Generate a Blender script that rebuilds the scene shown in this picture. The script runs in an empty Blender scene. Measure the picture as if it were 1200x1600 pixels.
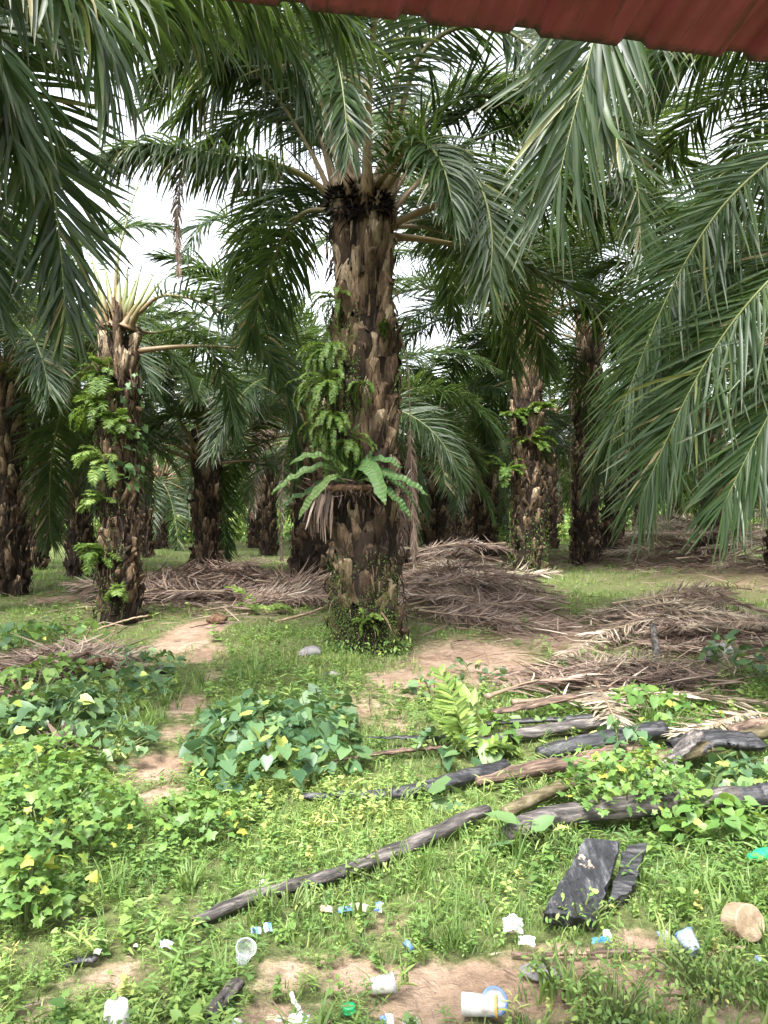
import bpy, math, random
import numpy as np
from mathutils import Vector, Matrix, Euler
R = math.radians
SC = bpy.context.scene
COL = SC.collection

# ------------------------------------------------------------------ camera, sky, sun, exposure
F_PX, EYE = 1331.0, 1.6                      # focal length in photo pixels (1200x1600), eye height
cam = bpy.data.cameras.new('camera'); cam_o = bpy.data.objects.new('camera', cam); COL.objects.link(cam_o)
cam_o.location = (0, 0, EYE); cam_o.rotation_euler = (R(90), 0, 0)
cam.sensor_fit = 'VERTICAL'; cam.angle_y = 2*math.atan(800/F_PX); cam.clip_start = .05; cam.clip_end = 2000
SC.camera = cam_o

SUN_EL, SUN_AZ = 58, 200                     # behind the viewer, a little to the left
w = bpy.data.worlds.new('World'); SC.world = w; w.use_nodes = True
nt = w.node_tree; nt.nodes.clear()
sky = nt.nodes.new('ShaderNodeTexSky'); sky.sky_type = 'NISHITA'; sky.sun_disc = False
sky.sun_elevation = R(SUN_EL); sky.sun_rotation = R(SUN_AZ); sky.air_density = 1.0; sky.dust_density = 4.0
hs = nt.nodes.new('ShaderNodeHueSaturation'); hs.inputs['Saturation'].default_value = .22   # overcast: nearly white
bg = nt.nodes.new('ShaderNodeBackground'); bg.inputs[1].default_value = .15
wo = nt.nodes.new('ShaderNodeOutputWorld')
nt.links.new(sky.outputs[0], hs.inputs['Color']); nt.links.new(hs.outputs[0], bg.inputs[0]); nt.links.new(bg.outputs[0], wo.inputs[0])
sun = bpy.data.lights.new('sun', 'SUN'); sun.energy = 2.1; sun.angle = R(16); sun.color = (1, .975, .93)
sun_o = bpy.data.objects.new('sun', sun); COL.objects.link(sun_o)
_d = Vector((math.sin(R(SUN_AZ))*math.cos(R(SUN_EL)), math.cos(R(SUN_AZ))*math.cos(R(SUN_EL)), math.sin(R(SUN_EL))))
sun_o.rotation_euler = _d.to_track_quat('Z', 'Y').to_euler()
SC.view_settings.view_transform = 'Standard'; SC.view_settings.look = 'None'
SC.view_settings.exposure = 2.25; SC.view_settings.gamma = 1; SC.view_settings.use_curve_mapping = False
SC.render.engine = 'CYCLES'
SC.cycles.max_bounces = 6; SC.cycles.diffuse_bounces = 3; SC.cycles.glossy_bounces = 2
SC.cycles.transmission_bounces = 4; SC.cycles.transparent_max_bounces = 6
SC.cycles.use_denoising = True; SC.cycles.caustics_reflective = False; SC.cycles.caustics_refractive = False

# ------------------------------------------------------------------ placing helpers
def gz(x, y):
    "height of the ground"
    x = np.asarray(x, float); y = np.asarray(y, float)
    n = .035*np.sin(x*.9+1.3)*np.cos(y*.7) + .02*np.sin(x*2.3+y*1.7) + .012*np.sin(x*4.1-y*3.3+2)
    far = np.clip((y-14)/20, 0, 1)
    return n*np.clip((y-1)/4, .3, 1) + far*.12*np.sin(x*.31+y*.17) + .35*np.exp(-((x-9)/4.5)**2-((y-18)/5)**2)
def P(px, py, Y):
    return np.array([(px-600)/F_PX*Y, Y, EYE+(800-py)/F_PX*Y])
def G(px, py):
    "where the line of sight of a photo point meets the ground"
    Y = EYE*F_PX/(py-800)
    for _ in range(6):
        Y = (EYE-float(gz((px-600)/F_PX*Y, Y)))*F_PX/(py-800)
    x = (px-600)/F_PX*Y
    return np.array([x, Y, float(gz(x, Y))])
def onground(x, y, dz=0): return np.array([x, y, float(gz(x, y))+dz])
def nrm(a):
    return a/np.maximum(np.linalg.norm(a, axis=-1, keepdims=True), 1e-9)

class Geo:
    "collects vertices and faces and links them as one mesh"
    def __init__(s): s.V=[]; s.A=[]; s.B=[]; s.Q=[]; s.T=[]; s.mq=[]; s.mt=[]; s.n=0
    def add(s, V, Q=None, T=None, rnd=0., v=0., mat=0):
        V = np.asarray(V, float).reshape(-1, 3); m = len(V)
        s.V.append(V); s.A.append(np.broadcast_to(np.asarray(rnd, float), (m,)).copy()); s.B.append(np.broadcast_to(np.asarray(v, float), (m,)).copy())
        if Q is not None and len(Q): q = np.asarray(Q, int).reshape(-1, 4); s.Q.append(q+s.n); s.mq.append(np.full(len(q), mat))
        if T is not None and len(T): t = np.asarray(T, int).reshape(-1, 3); s.T.append(t+s.n); s.mt.append(np.full(len(t), mat))
        s.n += m
    def mesh(s, name, mats, smooth=True):
        me = bpy.data.meshes.new(name)
        V = np.concatenate(s.V); Q = np.concatenate(s.Q) if s.Q else np.zeros((0, 4), int); T = np.concatenate(s.T) if s.T else np.zeros((0, 3), int)
        me.vertices.add(len(V)); me.vertices.foreach_set('co', V.astype(np.float32).ravel())
        loops = np.concatenate([Q.ravel(), T.ravel()]).astype(np.int32)
        me.loops.add(len(loops)); me.loops.foreach_set('vertex_index', loops)
        st = np.concatenate([np.arange(len(Q))*4, len(Q)*4+np.arange(len(T))*3]).astype(np.int32)
        me.polygons.add(len(st)); me.polygons.foreach_set('loop_start', st)
        mi = np.concatenate(([*s.mq] if s.Q else [])+([*s.mt] if s.T else [])).astype(np.int32)
        me.polygons.foreach_set('material_index', mi)
        me.polygons.foreach_set('use_smooth', np.full(len(st), smooth))
        for nm, arr in (('rnd', s.A), ('v', s.B)):
            a = me.attributes.new(nm, 'FLOAT', 'POINT'); a.data.foreach_set('value', np.concatenate(arr).astype(np.float32))
        for m in mats: me.materials.append(m)
        me.update(calc_edges=True)
        return me
    def build(s, name, mats, parent=None, smooth=True, loc=None):
        me = s.mesh(name, mats if isinstance(mats, (list, tuple)) else [mats], smooth)
        return link(name, me, parent, loc)
def link(name, me, parent=None, loc=None, rot=None, scale=None):
    o = bpy.data.objects.new(name, me); COL.objects.link(o)
    if parent: o.parent = parent
    if loc is not None: o.location = tuple(float(c) for c in loc)
    if rot is not None: o.rotation_euler = rot
    if scale is not None: o.scale = (scale,)*3
    return o
def tag(o, label=None, cat=None, group=None, kind=None):
    if label: o['label'] = label
    if cat: o['category'] = cat
    if group: o['group'] = group
    if kind: o['kind'] = kind
    return o
def thing(name, loc, label, cat, group=None, rotz=0):
    o = bpy.data.objects.new(name, None); COL.objects.link(o); o.empty_display_size = .2
    o.location = tuple(float(c) for c in loc); o.rotation_euler = (0, 0, rotz)
    return tag(o, label, cat, group)

def rots(yaw, tilt, roll=None):
    "Rz(yaw) @ Ry(tilt) @ Rx(roll) for arrays"
    N = len(yaw); c, s = np.cos(yaw), np.sin(yaw); M = np.zeros((N, 3, 3)); M[:,0,0]=c; M[:,0,1]=-s; M[:,1,0]=s; M[:,1,1]=c; M[:,2,2]=1
    c, s = np.cos(tilt), np.sin(tilt); Y = np.zeros((N, 3, 3)); Y[:,0,0]=c; Y[:,0,2]=s; Y[:,2,0]=-s; Y[:,2,2]=c; Y[:,1,1]=1
    M = M@Y
    if roll is not None:
        c, s = np.cos(roll), np.sin(roll); X = np.zeros((N, 3, 3)); X[:,1,1]=c; X[:,1,2]=-s; X[:,2,1]=s; X[:,2,2]=c; X[:,0,0]=1
        M = M@X
    return M
def scatter(geo, tpl, pos, M, scale, rnd, mat=0):
    "many copies of a small template leaf or blade into one mesh"
    tv, tq, tt, tvv = tpl
    N, K = len(pos), len(tv)
    L = np.asarray(tv)[None]*np.asarray(scale, float).reshape(-1, 1, 1 if np.ndim(scale) < 2 else 3)
    V = np.einsum('nij,nkj->nki', M, np.broadcast_to(L, (N, K, 3)))+np.asarray(pos)[:, None, :]
    off = (np.arange(N)*K)[:, None, None]
    Q = (np.asarray(tq, int).reshape(1, -1, 4)+off).reshape(-1, 4) if len(tq) else None
    T = (np.asarray(tt, int).reshape(1, -1, 3)+off).reshape(-1, 3) if len(tt) else None
    geo.add(V.reshape(-1, 3), Q, T, np.repeat(rnd, K), np.tile(tvv, N), mat)

# ------------------------------------------------------------------ materials
def mat(name):
    m = bpy.data.materials.new(name); m.use_nodes = True; m.node_tree.nodes.clear()
    return m, m.node_tree
class NT:
    def __init__(s, t): s.t = t
    def n(s, typ, **kw):
        o = s.t.nodes.new('ShaderNode'+typ)
        for k, v in kw.items(): setattr(o, k, v)
        return o
    def l(s, a, b): s.t.links.new(a, b)
    def attr(s, nm): return s.n('Attribute', attribute_name=nm).outputs['Fac']
    def ramp(s, fac, stops):
        r = s.n('ValToRGB'); e = r.color_ramp.elements
        while len(e) > 1: e.remove(e[-1])
        e[0].position = stops[0][0]; e[0].color = (*stops[0][1], 1)
        for p, c in stops[1:]:
            k = e.new(p); k.color = (*c, 1)
        s.l(fac, r.inputs[0]); return r.outputs[0]
    def mix(s, fac, a, b, mode='MIX'):
        m = s.n('Mix', data_type='RGBA', blend_type=mode)
        for i, v in ((0, fac), (6, a), (7, b)):
            if hasattr(v, 'is_output'): s.l(v, m.inputs[i])
            elif i == 0: m.inputs[0].default_value = v
            else: m.inputs[i].default_value = (*v, 1)
        return m.outputs[2]
    def noise(s, scale, detail=4, rough=.6, vec=None, out=0):
        o = s.n('TexNoise'); o.inputs['Scale'].default_value = scale; o.inputs['Detail'].default_value = detail; o.inputs['Roughness'].default_value = rough
        if vec is not None: s.l(vec, o.inputs['Vector'])
        return o.outputs[out]
    def math(s, op, a, b=0.):
        m = s.n('Math', operation=op)
        for i, v in enumerate((a, b)):
            if hasattr(v, 'is_output'): s.l(v, m.inputs[i])
            else: m.inputs[i].default_value = v
        return m.outputs[0]
    def obj(s): return s.n('TexCoord').outputs['Object']
    def pos(s): return s.n('NewGeometry').outputs['Position']
    def bump(s, h, st=.5, d=.02):
        b = s.n('Bump'); b.inputs['Strength'].default_value = st; b.inputs['Distance'].default_value = d; s.l(h, b.inputs['Height']); return b.outputs[0]
    def bsdf(s, col, rough=.6, spec=.5, normal=None, **kw):
        b = s.n('BsdfPrincipled')
        if hasattr(col, 'is_output'): s.l(col, b.inputs['Base Color'])
        else: b.inputs['Base Color'].default_value = (*col, 1)
        if hasattr(rough, 'is_output'): s.l(rough, b.inputs['Roughness'])
        else: b.inputs['Roughness'].default_value = rough
        b.inputs['Specular IOR Level'].default_value = spec
        if normal is not None: s.l(normal, b.inputs['Normal'])
        for k, v in kw.items(): b.inputs[k].default_value = v
        return b.outputs[0]
    def out(s, sh): o = s.n('OutputMaterial'); s.l(sh, o.inputs[0])

def leaf_mat(name, stops, trans, tfac=.3, rough=.4, spec=.5, tip=None, var=.25, ribs=0):
    m, t = mat(name); k = NT(t)
    col = k.ramp(k.attr('rnd'), stops)
    orand = k.n('ObjectInfo').outputs['Random']
    col = k.mix(k.math('MULTIPLY', orand, var), col, (.13, .15, .03))
    if tip: col = k.mix(k.math('MULTIPLY', k.math('GREATER_THAN', k.attr('v'), .86), .6), col, tip)
    nm = None
    if ribs:
        nm = k.bump(k.math('ADD', k.math('SINE', k.math('MULTIPLY', k.attr('v'), ribs)), k.math('MULTIPLY', k.noise(40, 3, .6, k.obj()), .8)), .6, .006)
        col = k.mix(k.ramp(k.noise(22, 5, .7, k.obj()), [(.58, (0, 0, 0)), (.66, (1, 1, 1))]), col, (.12, .08, .03))
    b = k.bsdf(col, rough, spec, nm)
    tr = k.n('BsdfTranslucent'); k.l(k.mix(.5, col, trans), tr.inputs[0])
    mx = k.n('MixShader'); mx.inputs[0].default_value = tfac; k.l(b, mx.inputs[1]); k.l(tr.outputs[0], mx.inputs[2])
    k.out(mx.outputs[0]); return m

M = {}
M['palm'] = leaf_mat('palm_leaf', [(0, (.009, .025, .009)), (.45, (.021, .046, .015)), (.9, (.042, .072, .022)), (.95, (.13, .145, .04)), (1, (.20, .17, .085))],
                     (.15, .24, .035), .36, .42, .38, (.085, .08, .04), .08)
M['grass'] = leaf_mat('grass_blade', [(0, (.075, .14, .036)), (.5, (.155, .24, .065)), (.88, (.27, .34, .11)), (1, (.42, .37, .18))], (.30, .42, .05), .35, .5, .35, None, 0)
M['weed'] = leaf_mat('weed_leaf', [(0, (.07, .14, .038)), (.5, (.15, .245, .062)), (.88, (.27, .345, .10)), (1, (.40, .40, .13))], (.30, .44, .05), .3, .5, .35, None, 0)
M['vine'] = leaf_mat('vine_leaf', [(0, (.026, .068, .032)), (.55, (.075, .145, .065)), (.85, (.14, .22, .07)), (1, (.30, .37, .08))], (.24, .38, .07), .25, .42, .4, None, .1)
M['lobed'] = leaf_mat('lobed_leaf', [(0, (.060, .135, .035)), (.5, (.105, .20, .045)), (.85, (.17, .27, .06)), (1, (.33, .36, .06))], (.28, .42, .05), .3, .5, .4, None, .1)
M['fern'] = leaf_mat('fern_leaf', [(0, (.030, .075, .014)), (.5, (.065, .13, .022)), (.9, (.13, .21, .035)), (1, (.22, .28, .05))], (.28, .42, .04), .35, .5, .35, None, .25)
M['palefern'] = leaf_mat('pale_fern_leaf', [(0, (.09, .17, .035)), (.5, (.17, .26, .06)), (1, (.30, .38, .10))], (.32, .45, .10), .35, .5, .35, None, .1)
M['nest'] = leaf_mat('strap_leaf', [(0, (.025, .07, .022)), (.5, (.05, .115, .035)), (1, (.11, .18, .05))], (.18, .32, .05), .25, .5, .3, None, .1, 150)
M['dry'] = leaf_mat('dry_leaflet', [(0, (.048, .034, .028)), (.4, (.145, .10, .078)), (.8, (.28, .205, .16)), (1, (.46, .40, .34))], (.2, .13, .08), .1, .7, .25, None, 0)
M['straw'] = leaf_mat('straw_leaflet', [(0, (.10, .08, .06)), (.4, (.25, .20, .145)), (.8, (.38, .315, .235)), (1, (.54, .49, .42))], (.3, .24, .15), .1, .6, .3, None, 0)

def petiole_mat(name, a, b):
    m, t = mat(name); k = NT(t)
    col = k.mix(k.attr('v'), a, b)
    col = k.mix(k.math('MULTIPLY', k.noise(9, 4, .6, k.obj()), .5), col, (.07, .05, .03))
    k.out(k.bsdf(col, .5, .4)); return m
M['petiole'] = petiole_mat('petiole', (.25, .165, .09), (.12, .15, .045))
M['drypetiole'] = petiole_mat('dry_petiole', (.22, .16, .11), (.30, .22, .15))

def trunk_mat(name, stops, moss=.0):
    m, t = mat(name); k = NT(t)
    col = k.ramp(k.attr('rnd'), stops)
    mp = k.n('Mapping'); mp.inputs['Scale'].default_value = (1, 1, .25); k.l(k.obj(), mp.inputs[0])
    nz = k.noise(26, 6, .7, mp.outputs[0])
    col = k.mix(k.ramp(nz, [(.42, (0, 0, 0)), (.62, (1, 1, 1))]), k.mix(.6, col, (.02, .014, .01)), col)
    lich = k.ramp(k.noise(7, 5, .7, k.obj()), [(.58, (0, 0, 0)), (.70, (1, 1, 1))])
    col = k.mix(k.math('MULTIPLY', lich, .35+moss*.5), col, (.045, .06, .018) if moss else (.20, .17, .13))
    k.out(k.bsdf(col, .85, .2, k.bump(k.math('ADD', nz, k.math('MULTIPLY', k.noise(60, 4, .7, k.obj()), .6)), 1., .03))); return m
M['trunk'] = trunk_mat('palm_trunk', [(0, (.016, .011, .008)), (.3, (.045, .03, .02)), (.6, (.16, .105, .062)), (.82, (.30, .21, .13)), (1, (.46, .36, .24))])
M['mosstrunk'] = trunk_mat('mossy_palm_trunk', [(0, (.012, .009, .007)), (.35, (.03, .022, .015)), (.7, (.085, .06, .04)), (1, (.20, .15, .10))], .6)

def ground_mat():
    m, t = mat('forest_floor'); k = NT(t); p = k.pos()
    bare = k.attr('rnd'); litter = k.attr('v')
    n1 = k.noise(1.3, 6, .65, p); n2 = k.noise(14, 6, .7, p); n3 = k.noise(90, 3, .6, p)
    soil = k.ramp(n1, [(.3, (.19, .125, .085)), (.5, (.31, .22, .155)), (.7, (.40, .31, .235))])
    soil = k.mix(k.ramp(n2, [(.35, (0, 0, 0)), (.6, (1, 1, 1))]), k.mix(.55, soil, (.09, .06, .04)), soil)
    humus = k.ramp(n2, [(.3, (.04, .042, .018)), (.6, (.11, .135, .045)), (.8, (.16, .19, .065))])
    fac = k.ramp(k.math('ADD', bare, k.math('MULTIPLY', k.math('SUBTRACT', n2, .5), .9)), [(.3, (0, 0, 0)), (.62, (1, 1, 1))])
    col = k.mix(fac, humus, soil)
    col = k.mix(k.math('MULTIPLY', litter, .8), col, k.ramp(n3, [(.3, (.05, .03, .02)), (.7, (.18, .11, .075))]))
    h = k.math('ADD', n2, k.math('MULTIPLY', n3, .5))
    k.out(k.bsdf(col, .9, .2, k.bump(h, .8, .03))); return m
M['ground'] = ground_mat()

def wood_mat(name, stops, rough=.65, scale=(1.5, 18, 18), spec=.35, speck=None):
    m, t = mat(name); k = NT(t); mp = k.n('Mapping'); mp.inputs['Scale'].default_value = scale; k.l(k.obj(), mp.inputs[0])
    n = k.noise(2.2, 8, .68, mp.outputs[0]); col = k.ramp(n, stops)
    if speck: col = k.mix(k.ramp(k.noise(16, 5, .7, k.obj()), [(.60, (0, 0, 0)), (.66, (1, 1, 1))]), col, speck)
    k.out(k.bsdf(col, rough, spec, k.bump(n, .9, .012))); return m
M['char'] = wood_mat('charred_wood', [(.38, (.007, .007, .008)), (.5, (.022, .022, .025)), (.64, (.085, .082, .085))], .5, (2, 16, 16), .5)
M['burnt'] = wood_mat('burnt_grey_wood', [(.38, (.014, .012, .011)), (.5, (.06, .053, .05)), (.64, (.19, .165, .15))], .65, (2, 16, 16), .35)
M['slab'] = wood_mat('charred_slab', [(.40, (.005, .005, .006)), (.52, (.014, .015, .018)), (.68, (.10, .10, .11))], .48, (9, 2.5, 3), .5, (.32, .25, .19))
M['log'] = wood_mat('rotting_wood', [(.38, (.03, .02, .014)), (.5, (.10, .066, .048)), (.64, (.24, .17, .125))], .75, (1.5, 20, 20), .3)
M['mosslog'] = wood_mat('mossy_wood', [(.38, (.035, .028, .015)), (.5, (.095, .078, .042)), (.64, (.20, .17, .11))], .8, (2, 10, 10), .25, (.09, .11, .03))
M['root'] = wood_mat('root_mass', [(.3, (.025, .015, .01)), (.5, (.09, .05, .03)), (.7, (.2, .13, .08))], .85, (8, 8, 8), .2)
M['stone'] = wood_mat('grey_stone', [(.3, (.09, .085, .085)), (.5, (.17, .16, .16)), (.7, (.30, .29, .29))], .75, (5, 5, 5), .35)
M['cutwood'] = wood_mat('cut_pale_wood', [(.3, (.15, .10, .06)), (.5, (.27, .20, .13)), (.7, (.38, .30, .21))], .7, (6, 6, 2), .3)
M['stem'] = wood_mat('green_stem', [(.3, (.07, .10, .03)), (.7, (.14, .18, .06))], .6, (5, 5, 5), .3)

# ------------------------------------------------------------------ where the floor is bare or littered
def ell(px, py, rx, ry, s):
    c = G(px, py); a = G(px, py+ry)[1]; b = G(px, max(py-ry, 822))[1]
    return (c[0], c[1], rx/F_PX*c[1], max(.15, (b-a)/2), s)
BARE = [ell(*e) for e in [(300, 992, 46, 26, 1.3), (318, 1024, 40, 18, .8), (322, 1060, 30, 20, .7), (290, 1100, 40, 22, .75), (275, 1140, 45, 20, .7), (240, 1195, 62, 30, .85), (255, 1240, 50, 22, .7),
        (90, 935, 70, 8, .7), (740, 1028, 120, 34, 1.0), (850, 985, 75, 30, 1.1), (560, 1110, 70, 30, .55), (640, 1060, 80, 22, .7), (620, 1130, 50, 20, .55),
        (720, 1535, 150, 22, .95), (560, 1520, 80, 16, .7), (440, 1520, 50, 16, .7), (170, 1520, 70, 22, .85), (60, 1570, 60, 20, .7), (880, 1500, 90, 22, .8), (1000, 1470, 60, 22, .8), (1010, 1540, 90, 22, .75),
        (840, 1570, 100, 20, .6), (660, 1590, 80, 20, .7), (420, 1590, 60, 20, .75), (1150, 1590, 70, 18, .65), (600, 1440, 50, 12, .5), (110, 1440, 60, 14, .4), (40, 1500, 50, 16, .5), (1100, 905, 180, 16, .4)]]
LITTER = [ell(*e) for e in [(345, 930, 170, 24, 1.), (718, 932, 105, 38, 1.), (1100, 886, 160, 26, 1.), (1085, 994, 135, 34, 1.), (985, 1072, 100, 18, .8), (110, 1045, 60, 16, .8), (700, 880, 260, 9, .6)]]
def mask(E, x, y):
    r = np.zeros_like(np.asarray(x, float))
    for cx, cy, rx, ry, s in E:
        r = np.maximum(r, s*np.exp(-(((x-cx)/rx)**2+((y-cy)/ry)**2)*.9))
    return r
def lump(x, y, f, sd=0):
    return .5+.25*np.sin(f*(x+.6*np.sin(f*.7*y+sd))+sd)+.25*np.sin(f*1.31*(y+.5*np.sin(f*.8*x+2*sd))+1.7*sd)

def ground():
    def axis(fine0, fine1, step, lo, hi):
        a = list(np.arange(fine0, fine1, step)); s, v = step, fine1
        while v < hi: a.append(v); s *= 1.13; v += s
        a.append(hi); s, v = step, fine0
        while v > lo:
            s *= 1.13; v -= s; a.insert(0, max(v, lo))
        return np.array(a)
    xs = axis(-7, 7, .09, -400, 400); ys = axis(1.5, 24, .09, -60, 700)
    X, Y = np.meshgrid(xs, ys); Z = gz(X, Y)
    rng = np.random.default_rng(3)
    near = (np.abs(X) < 7) & (Y > 1.5) & (Y < 24)
    b = mask(BARE, X, Y); Z = Z + near*(rng.normal(0, .006, X.shape)) - .025*np.clip(b, 0, 1)
    g = Geo(); nx, ny = len(xs), len(ys)
    i = np.arange((ny-1)*nx).reshape(ny-1, nx)[:, :-1].ravel()
    Q = np.stack([i, i+1, i+nx+1, i+nx], 1)
    bb = np.clip(b + .35*(lump(X, Y, 1.7, 2)-.5) + .12*np.clip((Y-20)/10, 0, 1), 0, 1.2)
    g.add(np.stack([X, Y, Z], -1).reshape(-1, 3), Q, rnd=bb.ravel(), v=mask(LITTER, X, Y).ravel())
    o = g.build('ground', M['ground']); tag(o, kind='structure')
ground()

# ------------------------------------------------------------------ fronds
def catmull(pts, n):
    p = np.asarray(pts, float); p = np.vstack([2*p[0]-p[1], p, 2*p[-1]-p[-2]])
    out = []; k = len(p)-3
    for j in range(n):
        u = j/(n-1)*k; i = min(int(u), k-1); t = u-i
        a, b, c, d = p[i:i+4]
        out.append(.5*((2*b)+(-a+c)*t+(2*a-5*b+4*c-d)*t*t+(-a+3*b-3*c+d)*t**3))
    out = np.array(out)
    L = np.r_[0, np.cumsum(np.linalg.norm(np.diff(out, axis=0), axis=1))]
    s = np.linspace(0, L[-1], n)
    return np.stack([np.interp(s, L, out[:, i]) for i in range(3)], 1), L[-1]

def tube(geo, pts, rad, seg=8, mat=0, rnd=.5, flat=1., v=None, rng=None, rough=0., cap=True):
    pts = np.asarray(pts, float); n = len(pts); rad = np.broadcast_to(np.asarray(rad, float), (n,))
    T = nrm(np.gradient(pts, axis=0)); h = pts[-1]-pts[0]
    ref = np.array([0, 0, 1.]) if abs(nrm(h)[2]) < .9 else np.array([0, 1., 0])
    S = nrm(np.cross(T, ref)); U = np.cross(S, T)
    a = np.arange(seg)/seg*2*np.pi
    rr = rad[:, None]*np.ones(seg)
    if rng is not None and rough: rr = rr*(1+rough*(rng.normal(0, 1, (n, seg))*.5+rng.normal(0, .7, (1, seg))))
    V = pts[:, None]+rr[..., None]*(np.cos(a)[None, :, None]*S[:, None]+flat*np.sin(a)[None, :, None]*U[:, None])
    i = np.arange(n-1)[:, None]*seg; j = np.arange(seg)[None]; jn = (j+1) % seg
    Q = np.stack([i+j, i+jn, i+seg+jn, i+seg+j], -1).reshape(-1, 4)
    V = V.reshape(-1, 3); Tt = []
    vv = np.repeat(np.linspace(0, 1, n) if v is None else np.broadcast_to(v, (n,)), seg)
    if cap:
        V = np.vstack([V, pts[0], pts[-1]]); vv = np.r_[vv, vv[0], vv[-1]]
        for q in range(seg):
            Tt.append((n*seg, (q+1) % seg, q)); Tt.append((n*seg+1, (n-1)*seg+q, (n-1)*seg+(q+1) % seg))
    geo.add(V, Q, Tt, rnd, vv, mat)

def frond(geo, pts, rng, pet=.16, n=95, ll=.78, lw=.042, droop=.5, segs=5, br=.05, roll=0., fold=.16, planes=(-18, 12, 38), a0=68, a1=22, jit=8, miss=.07, side=None, dead=0.):
    "a feather leaf along a spine: a tapering stalk and two rows of hanging leaflets"
    sp, L = catmull(pts, 48)
    s48 = np.linspace(0, 1, 48)
    br_ = np.interp(s48, [0, .04, .16, .6, 1], [br*1.5, br, br*.62, br*.28, .004])
    tube(geo, sp, br_, 6, 1, .5, .7, v=np.clip(s48*2.2, 0, 1))
    T48 = nrm(np.gradient(sp, axis=0))
    hd = sp[-1]-sp[0]; hd[2] = 0
    if np.linalg.norm(hd) < .2: hd = np.array([1., 0, 0])
    S0 = nrm(np.cross(nrm(hd), [0, 0, 1.])) if side is None else nrm(np.asarray(side, float))
    u = np.tile(np.linspace(0, 1, n), 2); sg = np.repeat([1., -1.], n)
    u = np.clip(u+rng.normal(0, .3/n, 2*n), 0, 1); keep = rng.random(2*n) > miss; u, sg = u[keep], sg[keep]; N = len(u)
    s = pet+(1-pet)*u
    pos = np.stack([np.interp(s, s48, sp[:, i]) for i in range(3)], 1)
    T = nrm(np.stack([np.interp(s, s48, T48[:, i]) for i in range(3)], 1))
    S = nrm(S0-np.sum(S0*T, 1, keepdims=True)*T); U = np.cross(S, T)
    if roll: S, U = S*math.cos(roll)+U*math.sin(roll), U*math.cos(roll)-S*math.sin(roll)
    pos = pos+S*(sg*np.interp(s, s48, br_)*.7)[:, None]
    a = np.radians(a0+(a1-a0)*u**1.4+rng.normal(0, jit, N)); ph = np.radians(rng.choice(planes, N)+rng.normal(0, 7, N))
    d = np.cos(a)[:, None]*T+np.sin(a)[:, None]*((sg*np.cos(ph))[:, None]*S+np.sin(ph)[:, None]*U)
    d = nrm(d); ln = ll*np.interp(u, [0, .12, .4, .8, 1], [.42, .85, 1, .8, .5])*rng.normal(1, .08, N)
    wv = nrm(T-np.sum(T*d, 1, keepdims=True)*d); psi = rng.normal(0, .4, N)
    wv = wv*np.cos(psi)[:, None]+np.cross(d, wv)*np.sin(psi)[:, None]
    stiff = rng.uniform(.55, 1.5, N)*droop
    wid = lw*.5*rng.uniform(.8, 1.15, N)*np.interp(u, [0, .15, .85, 1], [.6, 1, 1, .7])
    k = np.arange(segs+1)/segs; wk = np.interp(k, [0, .2, .6, .88, 1], [.5, 1, .85, .4, .04])
    V = np.zeros((N, segs+1, 3, 3)); p = pos.copy(); curl = rng.normal(0, .12+dead, (N, 3))*np.where(rng.random((N, 1)) < .10, 3.2, 1)
    for j in range(segs+1):
        wj = nrm(wv-np.sum(wv*d, 1, keepdims=True)*d); nn = np.cross(d, wj)
        hw = (wid*wk[j])[:, None]
        V[:, j, 0] = p-hw*wj; V[:, j, 1] = p-nn*hw*fold*2; V[:, j, 2] = p+hw*wj
        p = p+d*(ln/segs)[:, None]
        d = nrm(d+(stiff*(.25+1.1*k[j]))[:, None]*np.array([0, 0, -1.])*(5/segs)*.42+curl*(.35 if j else .1))
    K = 3*(segs+1)
    tq = []
    for j in range(segs):
        b = 3*j; tq += [(b, b+1, b+4, b+3), (b+1, b+2, b+5, b+4)]
    Q = (np.array(tq)[None]+(np.arange(N)*K)[:, None, None]).reshape(-1, 4)
    geo.add(V.reshape(-1, 3), Q, None, np.repeat(np.clip(rng.beta(2, 2.2, N)+(rng.random(N) < .035)*.5, 0, 1), K), np.tile(np.repeat(k, 3), N), 0)

def std_spine(e0, L, rng, bend=None):
    "spine leaving the crown at e0 degrees above the horizon and arching over"
    be = {85: 75, 70: 88, 55: 95, 40: 92, 25: 88, 5: 78, -20: 60, -48: 38}[e0] if bend is None else bend
    be *= rng.uniform(.88, 1.15); ds = L/24; p = np.array([.10, 0, 0.]); out = [p.copy()]; yaw = 0.; tw = rng.normal(0, .012)
    for i in range(24):
        e = R(max(e0-be*((i+.5)/24)**1.35, -88)); yaw += tw
        p = p+ds*np.array([math.cos(e)*math.cos(yaw), math.cos(e)*math.sin(yaw), math.sin(e)]); out.append(p.copy())
    return out[::3]
ELEV = (85, 70, 55, 40, 25, 5, -20, -48)
def frond_bank(tagname, n, segs, count, lw):
    bank = {}
    for e in ELEV:
        bank[e] = []
        for q in range(count):
            rng = np.random.default_rng(1000+e*7+q*131+n)
            g = Geo(); frond(g, std_spine(e, rng.uniform(4.7, 5.5), rng), rng, n=n, segs=segs, lw=lw, ll=rng.uniform(.82, .98), droop=rng.uniform(.34, .65), planes=(-10, 6, 24), roll=rng.normal(0, .25), br=.055)
            bank[e].append(g.mesh('frond', [M['palm'], M['petiole']]))
    return bank
BANK = frond_bank('frond', 185, 5, 4, .034)
FARBANK = frond_bank('frond', 95, 3, 2, .05)

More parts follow.
